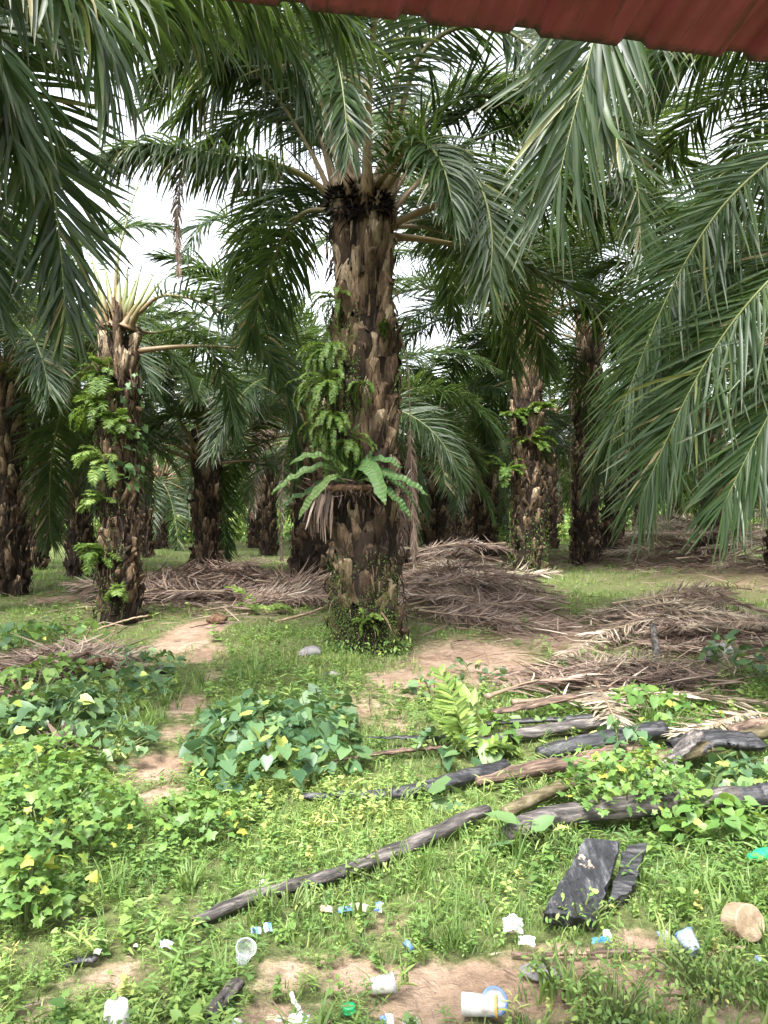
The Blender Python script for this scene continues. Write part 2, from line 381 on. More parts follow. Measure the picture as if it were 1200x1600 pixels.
def trunk_geo(g, h, r, rng, lean=(0, 0), boot=1., flare=1.12, lo=.0, dark=.35, core=.9):
    nz = max(6, int(h/.25)); z = np.linspace(-.15, h, nz)
    prof = lambda zz: r*np.interp(zz/h, [-.05, .04, .15, .45, .62, .8, 1], [flare*1.15, flare*1.05, 1, .93, .98, .92, 1.0])*(1+.035*np.sin(zz*4.3+r*50))
    ax = lambda zz: np.stack([lean[0]*(zz/h)**1.3 if np.ndim(zz)==0 else lean[0]*np.clip(zz/h, 0, 2)**1.3, lean[1]*np.clip(zz/h, 0, 2)**1.3, zz+0*zz], -1)
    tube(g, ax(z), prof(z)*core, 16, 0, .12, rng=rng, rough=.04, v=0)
    n = int(8*h/.125); i = np.arange(n); zz = (i+rng.uniform(-4, 4, n))/n*(h-.06)
    th = i*2.39996+rng.normal(0, .3, n); keep = rng.random(n) > .12+.45*(lump(th*1.6, zz*2.2, 1.9, 3+r*40) < .42); zz, th = zz[keep], th[keep]; n = len(zz); f = zz/h
    hh = boot*np.interp(f, [0, .3, .8, 1], [.19, .24, .35, .55])*rng.uniform(.6, 1.5, n)
    out_ = boot*rng.uniform(.035, .13, n); rr = prof(zz)
    hw = np.interp(f, [0, .8, 1], [.080, .082, .07])*rng.uniform(.6, 1.25, n)*r/.3
    er = np.stack([np.cos(th), np.sin(th), 0*th], 1); et = np.stack([-np.sin(th), np.cos(th), 0*th], 1); ez = np.array([0, 0, 1.])
    skew = rng.normal(0, .06, n)
    base = ax(zz)
    V = np.zeros((n, 20, 3))
    for q, (fz, ri, ro, wf) in enumerate([(0, -.05, -.005, 1.05), (.45, -.05, .45, .9), (.85, -.03, .9, .58), (1, 0, 1.0, .34)]):
        c = base+ez*(hh*fz)[:, None]+et*(skew*fz)[:, None]
        for b, (tt, rad) in enumerate([(-1, ri), (-.92, ro*.75), (0, ro), (.92, ro*.75), (1, ri)]):
            ra = (rr*core+.01+(out_*rad if rad > 0 else rad)); slant = -(.10*hh if fz == 1 and 0 < b < 4 else 0*hh)
            jg = rng.normal(0, .022 if fz > .5 else .008, (n, 3)); V[:, q*5+b] = c+er*(ra+jg[:, 0]*.5)[:, None]+et*(hw*wf*tt+jg[:, 1]*.5)[:, None]+ez*(slant+jg[:, 2]*1.6)[:, None]
    tq = []
    for q in range(3):
        for b in range(4): tq.append((q*5+b, q*5+b+1, q*5+b+6, q*5+b+5))
    Q = (np.array(tq)[None]+(np.arange(n)*20)[:, None, None]).reshape(-1, 4)
    T = (np.array([(15, 16, 17), (15, 17, 18), (15, 18, 19)])[None]+(np.arange(n)*20)[:, None, None]).reshape(-1, 3)
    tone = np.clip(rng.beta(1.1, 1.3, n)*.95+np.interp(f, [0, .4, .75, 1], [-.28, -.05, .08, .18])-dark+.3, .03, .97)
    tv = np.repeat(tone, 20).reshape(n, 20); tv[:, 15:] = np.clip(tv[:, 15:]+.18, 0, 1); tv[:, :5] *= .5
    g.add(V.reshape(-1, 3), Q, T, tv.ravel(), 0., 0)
    # ragged fibre and splinters hanging all over the stubs
    m = int(260*h); zz = rng.uniform(.1, h, m); th = rng.uniform(0, 6.28, m); c = np.stack([np.cos(th), np.sin(th), 0*th], 1)*(prof(zz)*core+rng.uniform(.02, .10, m)*boot)[:, None]+ax(zz)
    tpl = (np.array([(0, -.5, 0), (0, .5, 0), (.5, .4, .12), (.5, -.4, .12), (1, .1, 0), (1, -.1, 0)], float), [(0, 1, 2, 3), (3, 2, 4, 5)], [], np.zeros(6))
    scatter(g, tpl, c, rots(th+rng.normal(0, .7, m), np.where(rng.random(m) < .6, rng.uniform(.9, 1.6, m), rng.uniform(-1.6, -1.0, m)), rng.normal(0, .8, m)), np.stack([rng.uniform(.06, .24, m), rng.uniform(.008, .035, m), rng.uniform(.05, .15, m)], 1), np.clip(rng.beta(1.5, 2.2, m)-dark*.3, .02, .9))
    # brown fibre at the crown
    m = 150; zz = h+rng.uniform(-.25, .28, m); th = rng.uniform(0, 6.28, m); a = np.stack([np.cos(th)*r*.75, np.sin(th)*r*.75, zz], 1)+ax(np.full(m, h))*[1, 1, 0]
    tpl = (np.array([(0, -.5, 0), (0, .5, 0), (1, .15, .2), (1, -.15, .2)], float), [(0, 1, 2, 3)], [], np.zeros(4))
    scatter(g, tpl, a, rots(th, rng.uniform(-1.6, .3, m)), np.stack([rng.uniform(.08, .26, m), np.full(m, .03), np.full(m, .1)], 1), rng.uniform(.05, .4, m))

def palm(x, y, h, r, label, seed, nf=34, scale=1., lean=(0, 0), far=False, keep=None, boot=1., dark=.35, mt='trunk', group='oil palms of the plantation', elev=None, flare=1.12, custom=(), name='oil_palm'):
    rng = np.random.default_rng(seed); base = onground(x, y)
    root = thing(name, base, label, 'palm tree', group)
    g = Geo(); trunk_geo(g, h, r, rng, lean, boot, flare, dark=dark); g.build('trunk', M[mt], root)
    bank = FARBANK if far else BANK
    for i in range(nf):
        az = (i*2.39996+rng.normal(0, .15)+seed) % (2*math.pi); t = (i+.5)/nf
        e = np.interp(t, [0, .12, .3, .5, .7, .85, 1], [85, 70, 52, 32, 10, -12, -48])+rng.normal(0, 7)
        ec = min(ELEV, key=lambda q: abs(q-e))
        if keep and not keep(math.degrees(az), ec): continue
        me = bank[ec][rng.integers(len(bank[ec]))]
        zz = h+np.interp(t, [0, 1], [.12, -.30])
        o = link('frond', me, root, (lean[0]+.6*r*math.cos(az), lean[1]+.6*r*math.sin(az), zz), (rng.normal(0, .06), rng.normal(0, .06), az), scale*rng.uniform(.88, 1.1))
    for sp, kw in custom:
        g = Geo(); kw = dict(kw); cr = np.random.default_rng(kw.pop('seed', 5)); mm = kw.pop('mats', [M['palm'], M['petiole']]); nm = kw.pop('name', 'frond')
        frond(g, np.asarray(sp)-base, cr, **kw); g.build(nm, mm, root)
    return root
# ------------------------------------------------------------------ the palms one can tell apart
def base_at(px, py=None, Y=None):
    if Y is None: g = G(px, py); return g[0], g[1]
    return (px-600)/F_PX*Y, Y
GP = 'oil palms of the plantation'
# the big palm in the middle
mx, my = base_at(574, 1016)
crown = np.array([mx-.06, my, 5.12])
def mainkeep(az, e):
    front = 200 < az < 345
    if front and e < 70: return False
    if e < 0: return False
    if 95 < az < 240 and e < 60: return False
    if (az > 330 or az < 60) and 25 < e: return True
    return True
MC = [([crown+[-.15, -.1, -.25], P(500, 292, my-.2), P(435, 258, my-.5), P(330, 240, my-.8), P(230, 226, my-1.0), P(140, 250, my-1.1)], dict(seed=11, ll=.64, droop=1.7, pet=.30, n=200, lw=.03, br=.075, a0=75, planes=(-45, -20, 5))),
      ([crown+[-.05, .0, .1], P(545, 120, my+.2), P(520, -20, my-.3), P(524, 60, my-1.2), P(537, 150, my-1.6), P(545, 240, my-1.7)], dict(seed=12, ll=.62, droop=.5, pet=.42, n=185, lw=.035, br=.06)),
      ([crown+[.1, -.05, .1], P(615, 210, my), P(665, 75, my-.1), P(770, 40, my-.3), P(890, 130, my-.6), P(985, 250, my-.9), P(1003, 400, my-1.0)], dict(seed=13, ll=.74, droop=.25, pet=.25, n=185, lw=.038, br=.07, planes=(-8, 4, 14), side=(.95, .2, 0), a0=62)),
      ([crown+[.15, -.1, -.1], P(625, 265, my-.3), P(690, 230, my-.6), P(745, 280, my-.9), P(768, 360, my-1.1), P(765, 450, my-1.2)], dict(seed=14, ll=.78, droop=.3, pet=.18, n=145, lw=.038, br=.07, side=(.95, .2, 0), planes=(-8, 4, 14), a0=60)),
      ([crown+[.12, .1, 0], P(640, 225, my+.2), P(730, 150, my+.3), P(840, 190, my+.2), P(920, 330, my)], dict(seed=15, ll=.75, droop=.5, pet=.2, n=145, lw=.038, br=.07)),
      ([crown+[-.1, .1, -.1], P(480, 330, my+.5), P(440, 380, my+.9), P(410, 450, my+1.2), P(390, 540, my+1.4)], dict(seed=16, ll=.62, droop=.5, pet=.3, n=80, lw=.04, br=.06)),
      ([crown+[-.1, .2, -.05], P(505, 305, my+1.2), P(455, 296, my+2.0), P(405, 345, my+2.7), P(372, 440, my+3.1)], dict(seed=26, ll=.95, droop=1.0, pet=.2, n=180, lw=.036, br=.05)),
      ([crown+[-.1, .3, -.1], P(512, 330, my+1.4), P(470, 350, my+2.4), P(440, 430, my+3.0), P(425, 540, my+3.3)], dict(seed=27, ll=.95, droop=.7, pet=.15, n=180, lw=.036, br=.05)),
      ([crown+[-.1, .1, .2], P(515, 150, my+.8), P(440, 85, my+1.2), P(350, 105, my+1.4), P(280, 190, my+1.5)], dict(seed=28, ll=.95, droop=1.6, pet=.2, n=190, lw=.038, br=.05, planes=(-35, -10, 15))),
      ([crown+[-.1, .2, .1], P(505, 220, my+1.2), P(440, 175, my+1.9), P(370, 190, my+2.3), P(310, 260, my+2.5)], dict(seed=29, ll=.9, droop=1.4, pet=.25, n=180, lw=.036, br=.05, planes=(-35, -10, 15))),
      ([crown+[-.1, 0, .2], P(500, 200, my), P(430, 90, my-.2), P(330, 60, my-.6), P(240, 120, my-.9)], dict(seed=17, ll=.85, droop=1.5, pet=.25, n=185, lw=.036, br=.065)),
      ([crown+[-.05, .1, .2], P(530, 190, my+.5), P(480, 60, my+.5), P(410, 50, my+.2), P(350, 130, my)], dict(seed=18, ll=.9, droop=1.5, pet=.25, n=185, lw=.036, br=.06)),
      ([crown+[.1, -.1, .05], P(605, 270, my-.4), P(650, 222, my-.9), P(690, 255, my-1.3), P(712, 345, my-1.5)], dict(seed=19, ll=.6, droop=.9, pet=.15, n=140, lw=.033, br=.05)),
      ([P(300, 232, my-.85), P(284, 275, my-.86), P(277, 340, my-.87), P(280, 430, my-.88)], dict(seed=20, name='dead_frond', mats=[M['dry'], M['drypetiole']], n=70, ll=.17, lw=.014, droop=1.2, dead=.1, planes=(-20, 0), a0=30, a1=10, pet=.1, br=.012, side=(1, 0, 0))),
      ([crown+[.2, .5, -.6], P(634, 560, my+.55), P(642, 700, my+.5), P(648, 880, my+.45)], dict(seed=21, name='dead_frond', mats=[M['dry'], M['drypetiole']], n=80, ll=.22, lw=.018, droop=1.2, dead=.1, planes=(-20, 0), a0=25, a1=10, pet=.55, br=.02, side=(1, 0, 0)))]
PALM_MAIN = palm(mx, my, 4.95, .335, 'large mossy oil palm in the centre with a fern collar around its trunk', 3, nf=44, keep=mainkeep, lean=(-.06, 0), custom=MC, dark=.13, boot=1.3)

# the palm on the left with ferns up its trunk
lx, ly = base_at(187, 972)
lc = np.array([lx-.05, ly, 4.35])
LC = [([lc+[.1, -.05, .1], P(215, 490, ly-.1), P(255, 462, ly-.2), P(330, 478, ly-.4), P(410, 540, ly-.6), P(455, 640, ly-.7), P(462, 740, ly-.7)], dict(seed=21, ll=.66, droop=.55, pet=.14, n=145, lw=.042)),
      ([lc+[.1, .05, 0], P(230, 520, ly+.4), P(300, 520, ly+1.2), P(350, 590, ly+1.6), P(370, 690, ly+1.8)], dict(seed=22, ll=.6, droop=.5, n=130)),
      ([lc+[-.1, -.05, .1], P(120, 420, ly), P(40, 390, ly), P(-60, 450, ly), P(-130, 560, ly)], dict(seed=23, ll=.7, droop=.5, n=130)),
      ([lc+[.0, 0, .1], P(183, 410, ly), P(205, 320, ly+.2), P(225, 270, ly+.4), P(245, 240, ly+.5)], dict(seed=25, ll=.35, droop=.8, n=14, pet=.5, br=.045, miss=.5))]
for q, (a, b) in enumerate([(138, 420), (152, 405), (168, 418), (184, 400), (197, 425), (212, 432), (228, 440), (240, 445), (146, 450), (205, 455)]):
    LC.append(([lc+[(a-187)*.0035, -.08+.03*(q % 3), -.1], P(187+(a-187)*.75, 470, ly-.1), P(187+(a-187)*1.35, b-14, ly+.12*(q % 4))], dict(seed=30+q, name='cut_petiole', n=3, ll=.12, pet=.8, br=.10, lw=.03)))
palm(lx, ly, 4.08, .25, 'oil palm at left with pale cut petioles and bright ferns climbing its trunk', 8, nf=22, lean=(-.05, .05), custom=LC, dark=.12,
     keep=lambda az, e: (-10 < e <= 40 and (az < 25 or 100 < az < 145)))

# the tall palm right of centre
rx_, ry_ = base_at(824, 905)
palm(rx_, ry_, 6.3, .33, 'tall oil palm right of centre with a blackened lower trunk behind the yellow green sprout', 21, nf=46, scale=1.1, dark=.18, boot=1.3,
     keep=lambda az, e: not (190 < az < 350 and e < 50) and e > -10)

# two palms that stand just outside the picture and reach into it
ncl = np.array([-4.7, 5.2, 4.6])
NL = [([ncl+[.15, 0, .1], [-3.6, 5.2, 5.75], P(90, -40, 5.2), P(300, -55, 5.4), P(470, -20, 5.7), P(560, 60, 6.0)], dict(seed=41, ll=.88, droop=1.9, n=190, lw=.036, planes=(-35, -10, 15))),
      ([ncl+[.15, .1, .1], [-3.9, 5.4, 5.5], P(-20, 5, 5.6), P(120, 0, 5.9), P(250, 10, 6.3), P(330, 60, 6.6)], dict(seed=42, ll=.85, droop=1.9, n=190, lw=.036, planes=(-35, -10, 15))),
      ([ncl+[.15, .1, 0], [-3.7, 5.4, 5.2], P(-40, 90, 5.6), P(45, 170, 5.8), P(85, 310, 6.0), P(104, 500, 6.1)], dict(seed=43, ll=.82, droop=.22, n=145, lw=.04, pet=.22, side=(1, -.1, 0), planes=(-6, 4, 14), a0=58)),
      ([ncl+[.1, .1, -.1], [-4.0, 5.6, 4.75], P(-110, 190, 6.1), P(-50, 330, 6.3), P(-15, 480, 6.4)], dict(seed=44, ll=.8, droop=.3, n=190, lw=.036, side=(1, -.1, 0), planes=(-6, 4, 14))),
      ([ncl+[.1, -.1, .1], [-3.8, 4.9, 5.4], P(-140, -10, 4.9), P(-10, 60, 4.9), P(20, 220, 5.0)], dict(seed=45, ll=.85, droop=.6, n=190, lw=.036, side=(.8, .5, 0))),
      ([ncl+[.15, -.2, .1], P(-260, -150, 4.5), P(-60, -95, 4.1), P(70, -50, 4.0), P(150, 30, 4.0), P(172, 130, 4.05)], dict(seed=46, ll=.80, droop=2.0, n=190, lw=.036, planes=(-30, -10, 10))),
      ([ncl+[.15, .1, .15], [-3.4, 5.9, 5.9], P(180, -60, 6.4), P(330, -30, 6.8), P(440, 60, 7.2), P(480, 150, 7.4)], dict(seed=47, ll=.85, droop=1.9, n=190, lw=.036, planes=(-30, -10, 15)))]
palm(-4.7, 5.2, 4.5, .3, 'oil palm off the left edge whose hanging fronds fill the top left corner', 5, nf=24, custom=NL, keep=lambda az, e: 95 < az < 265)
ncr = np.array([5.1, 6.4, 4.4])
NR = [([ncr+[-.15, -.1, .1], [3.9, 5.8, 5.6], P(1060, -150, 5.2), P(955, -10, 4.8), P(905, 150, 4.7), P(868, 300, 4.7)], dict(seed=51, ll=.98, droop=.28, n=205, lw=.036, pet=.2, planes=(-6, 4, 14), side=(.95, .25, 0), a0=50)),
      ([ncr+[-.15, 0, 0], P(1450, 190, 6.4), P(1290, 205, 6.4), P(1150, 300, 6.5), P(1050, 450, 6.7), P(955, 680, 7.0)], dict(seed=52, ll=.88, droop=.42, n=235, lw=.026, side=(.5, -.8, -.3), planes=(-6, 6, 16))),
      ([ncr+[-.15, -.05, -.1], P(1480, 330, 6.2), P(1330, 340, 6.1), P(1200, 440, 6.1), P(1095, 580, 6.3), P(1000, 780, 6.5)], dict(seed=53, ll=.92, droop=.42, n=235, lw=.026, side=(.5, -.8, -.3), planes=(-6, 6, 16))),
      ([ncr+[-.15, -.1, -.2], P(1500, 420, 6.0), P(1390, 430, 5.9), P(1270, 540, 5.8), P(1190, 670, 5.9), P(1130, 790, 6.0)], dict(seed=54, ll=.92, droop=.42, n=235, lw=.026, side=(.5, -.8, -.3), planes=(-6, 6, 16))),
      ([ncr+[-.15, .1, .1], P(1420, 150, 7.0), P(1300, 200, 7.3), P(1170, 290, 7.6), P(1080, 400, 7.8)], dict(seed=55, ll=.75, droop=.5, n=205, lw=.031)),
      ([ncr+[-.1, .1, .2], P(1400, 0, 7.2), P(1270, -10, 7.8), P(1130, 50, 8.3), P(1010, 150, 8.6)], dict(seed=56, ll=.9, droop=1.6, n=205, lw=.034)),
      ([ncr+[-.1, 0, .2], P(1420, -10, 6.8), P(1290, 10, 6.9), P(1170, 40, 7.1), P(1070, 75, 7.3), P(1000, 150, 7.4)], dict(seed=57, ll=.85, droop=1.6, n=190, lw=.036)),
      ([ncr+[-.1, .2, .3], P(1480, -120, 7.4), P(1330, -60, 8.2), P(1180, 20, 9), P(1060, 60, 9.6), P(960, 140, 10)], dict(seed=58, ll=.95, droop=1.5, n=190, lw=.038))]
palm(5.1, 6.4, 4.3, .3, 'oil palm off the right edge whose long fronds droop into the picture', 9, nf=30, custom=NR, keep=lambda az, e: e > 0 and (az < 125 or az > 285))

# the palms behind: x, y of the trunk foot, height, radius, label, seed, fronds, scale, lean
ROW = [
 (14, 930, None, 4.3, .30, 'dark oil palm trunk cut by the left edge, behind the fern clad palm', 61, 34, .95, (.0, 0)),
 (58, None, 22.8, 3.6, .22, 'slender oil palm between the left edge trunk and the fern clad palm', 62, 30, .8, (.1, 0)),
 (126, 902, None, 4.3, .27, 'dark oil palm just left of and behind the fern clad palm', 63, 32, .9, (-.1, 0)),
 (226, None, 29, 4.0, .22, 'thin oil palm showing just right of the fern clad palm trunk', 64, 30, .85, (0, 0)),
 (322, 906, None, 2.9, .29, 'short oil palm with a black trunk standing in the gap left of the main palm', 65, 34, .9, (.0, 0)),
 (487, 912, None, 3.5, .42, 'stout shaded oil palm directly behind the left side of the main palm', 66, 32, .9, (0, 0)),
 (626, None, 25, 3.2, .26, 'oil palm half hidden behind the right side of the main palm', 67, 32, .9, (0, 0)),
 (676, None, 26, 3.3, .40, 'thick reddish oil palm trunk leaning right behind the brown frond heap', 68, 34, .9, (.35, 0)),
 (759, None, 29, 3.6, .36, 'oil palm left of the tall right hand palm beyond the brown frond heap', 69, 34, .9, (0, 0)),
 (733, None, 36, 3.8, .27, 'narrow far oil palm just left of the one beyond the brown frond heap', 70, 28, .9, (0, 0)),
 (914, 882, None, 6.9, .36, 'oil palm with a pale crown base right of the tall right hand palm', 71, 34, .95, (.15, 0)),
 (952, None, 29, 3.9, .42, 'oil palm leaning right with a shaggy brown trunk near the grey mound', 72, 32, .9, (.7, 0)),
 (1004, None, 35, 5.0, .30, 'oil palm with bristling crown behind the shaggy leaning one', 73, 30, .9, (.2, 0)),
 (1110, None, 25, 4.2, .32, 'dark oil palm behind the drooping fronds at the right', 74, 34, .95, (0, 0)),
 (1225, None, 18, 4.6, .32, 'oil palm at the right edge behind the sweeping fronds', 75, 34, 1., (0, 0)),
 (420, None, 33, 4.4, .28, 'distant oil palm in the gap left of the main palm with low drooping fronds', 76, 30, .95, (0, 0)),
 (520, None, 31, 6.2, .28, 'distant tall oil palm hidden mostly behind the main trunk', 77, 30, .95, (0, 0)),
 (858, None, 34, 5.2, .28, 'distant oil palm just right of the tall right hand palm', 78, 30, .95, (0, 0)),
 (-60, None, 13.5, 4.4, .30, 'oil palm just outside the left edge with fronds drooping into the picture', 79, 32, .95, (0, 0)),
 (1330, None, 13, 4.9, .30, 'oil palm outside the right edge with fronds over the far frond heap', 80, 32, .95, (0, 0)),
]
def c_(px, py, Y): return P(px, py, Y)
DEAD = dict(name='dead_frond', mats=[M['dry'], M['drypetiole']], n=70, ll=.45, lw=.03, droop=1.2, dead=.15, planes=(-20, 0), a0=45, a1=15, pet=.1, br=.03)
CUST = {66: [([c_(485, 650, 19.2), c_(430, 470, 17.5), c_(372, 352, 15.5), c_(320, 348, 14.8), c_(292, 390, 14.5)], dict(seed=91, ll=.8, droop=.8, n=130, lw=.035, pet=.35)),
             ([c_(480, 690, 19), c_(448, 700, 17.8), c_(441, 760, 17.4), c_(440, 908, 17.2)], dict(DEAD, seed=92, ll=.16, n=50, side=(1, 0, 0)))],
        67: [([c_(626, 730, 24.6), c_(622, 760, 24.1), c_(628, 860, 24)], dict(DEAD, seed=93, ll=.7, n=110, side=(1, 0, 0)))],
        71: [([c_(912, 530, 26.3), c_(897, 570, 25.8), c_(892, 700, 25.6), c_(893, 870, 25.6)], dict(DEAD, seed=94, ll=.22, n=60, side=(1, 0, 0)))],
        76: [([c_(420, 640, 33), c_(404, 700, 31), c_(396, 800, 30.5)], dict(DEAD, seed=95, ll=.8, n=90, side=(1, 0, 0)))]}
for px, py, Y, h, r, lab, sd, nf, sc_, ln in ROW:
    x, y = base_at(px, py, Y)
    kp = {79: lambda az, e: e > -10 and 60 < az < 250, 80: lambda az, e: e > 0 and (az < 130 or az > 300)}.get(sd, lambda az, e: e > -10 and not (195 < az < 345 and e < 20))
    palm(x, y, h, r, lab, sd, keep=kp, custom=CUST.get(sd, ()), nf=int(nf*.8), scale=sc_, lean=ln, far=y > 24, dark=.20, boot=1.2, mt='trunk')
rng = np.random.default_rng(77)
for i, (px, Y) in enumerate([(-20, 46), (90, 44), (185, 52), (280, 48), (365, 56), (560, 46), (645, 52), (790, 50), (880, 55), (1060, 46), (1150, 52), (1240, 45), (40, 62), (140, 66), (245, 64), (450, 66), (540, 64), (700, 66), (930, 68), (1020, 62), (60, 39), (260, 38), (400, 41), (470, 44), (540, 39), (700, 42), (730, 47), (850, 41), (1000, 44), (1100, 39)]):
    x, y = base_at(px+rng.uniform(-12, 12), None, Y)
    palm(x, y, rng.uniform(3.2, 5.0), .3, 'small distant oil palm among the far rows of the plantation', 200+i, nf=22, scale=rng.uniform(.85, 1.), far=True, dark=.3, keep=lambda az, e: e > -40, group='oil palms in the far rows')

# lit undergrowth and the far wood that closes the view
def far_green():
    rng = np.random.default_rng(9); g = Geo(); N = 34000
    x = rng.uniform(-34, 34, N); y = rng.uniform(44, 74, N); top = .3+1.5*lump(x, y, .45)**2+.05*(y-44)
    z = top*rng.random(N)**.7
    tpl = (np.array([(0, 0, 0), (.5, .3, .08), (1, 0, -.1), (.5, -.3, .08)], float), [], [(0, 1, 2), (0, 2, 3)], np.zeros(4))
    scatter(g, tpl, np.stack([x, y, gz(x, y)+z], 1), rots(rng.uniform(0, 6.28, N), rng.normal(.3, .6, N), rng.normal(0, .6, N)), rng.uniform(.2, .55, N), rng.random(N))
    tag(g.build('undergrowth', M['weed']), kind='stuff')
    g = Geo(); N = 30000
    x = rng.uniform(-90, 90, N); y = rng.uniform(78, 100, N); top = 5+3*lump(x, y, .16, 1)+.12*(y-78)
    z = top*rng.random(N)**.8
    scatter(g, tpl, np.stack([x, y, gz(x, y)+z], 1), rots(rng.uniform(0, 6.28, N), rng.normal(.5, .6, N), rng.normal(0, .6, N)), rng.uniform(1.0, 2.6, N), rng.random(N))
    tag(g.build('far_wood', M['vine']), kind='stuff')
far_green()
# ------------------------------------------------------------------ leaf templates: vertices, quads, triangles, position along the leaf
def blade(segs=3, bend=.9, wid=.09):
    V, Q, vv = [], [], []; p = np.zeros(3); e = 1.45
    for i in range(segs+1):
        f = i/segs; hw = wid*.5*(1-f)**.7+.004
        V += [(p[0], -hw, p[2]), (p[0], hw, p[2])]; vv += [f, f]
        p = p+np.array([math.cos(e), 0, math.sin(e)])/segs; e -= bend/segs
        if i < segs: Q.append((2*i, 2*i+1, 2*i+3, 2*i+2))
    return np.array(V, float), Q, [], np.array(vv)
def merge(parts):
    V, Q, T, A, n = [], [], [], [], 0
    for v, q, t, a in parts:
        V.append(v); Q += [tuple(i+n for i in f) for f in q]; T += [tuple(i+n for i in f) for f in t]; A.append(a); n += len(v)
    return np.concatenate(V), Q, T, np.concatenate(A)
def xf(tpl, yaw=0, tilt=0, roll=0, s=1, at=(0, 0, 0)):
    v, q, t, a = tpl; m = rots(np.array([yaw]), np.array([tilt]), np.array([roll]))[0]
    return v@m.T*s+np.asarray(at), q, t, a
HEART = (np.array([(0, 0, 0), (.5, 0, -.06), (1, 0, -.16), (-.16, .26, .03), (.2, .47, .05), (.62, .30, .0), (-.16, -.26, .03), (.2, -.47, .05), (.62, -.30, .0)], float),
         [(0, 1, 4, 3), (1, 2, 5, 4), (0, 6, 7, 1), (1, 7, 8, 2)], [], np.array([0, .5, .8, 0, .3, .6, 0, .3, .6]))
def lobed():
    V = [(.3, 0, .03)]; ang = np.linspace(-2.55, 2.55, 15)
    for i, a in enumerate(ang):
        r = (.66 if i % 3 == 1 else .42 if i % 3 == 0 else .48)*(1.08 if 5 < i < 9 else 1); V.append((.3+r*math.cos(a), r*math.sin(a), -.10*r+.04*math.sin(3*a)))
    V.append((.08, 0, .03))
    T = [(0, i, i+1) for i in range(1, 15)]+[(0, 15, 16), (0, 16, 1)]
    return np.array(V, float), [], T, np.full(len(V), .4)
LOBED = lobed()
OVAL = (np.array([(0, 0, 0), (.5, 0, -.03), (1, 0, -.12), (.35, .22, .05), (.72, .17, .0), (.35, -.22, .05), (.72, -.17, .0)], float),
        [(0, 1, 4, 3), (0, 5, 6, 1)], [(1, 2, 4), (1, 6, 2)], np.array([0, .5, .9, .3, .7, .3, .7]))
LANCE = (OVAL[0]*[1.9, .62, 1.6], *OVAL[1:])
def weed_tpl(seed, n, h, tpl=OVAL):
    r = random.Random(seed); P_ = []
    for i in range(n):
        z = h*(.15+.85*i/n); P_.append(xf(tpl, i*2.4+r.uniform(-.4, .4), r.uniform(-.45, .25), r.uniform(-.5, .5), r.uniform(.7, 1.2)*(1.1-.4*i/n), (r.uniform(-.2, .2), r.uniform(-.2, .2), z)))
    return merge(P_)
def clump_tpl(seed, n, spread=.5, wid=.09):
    r = random.Random(seed); P_ = []
    for i in range(n):
        P_.append(xf(blade(3, r.uniform(.5, 1.7), wid*r.uniform(.7, 1.2)), r.uniform(0, 6.28), r.uniform(-.15, .35), 0, r.uniform(.5, 1.1), (r.gauss(0, spread*.35), r.gauss(0, spread*.35), 0)))
    return merge(P_)

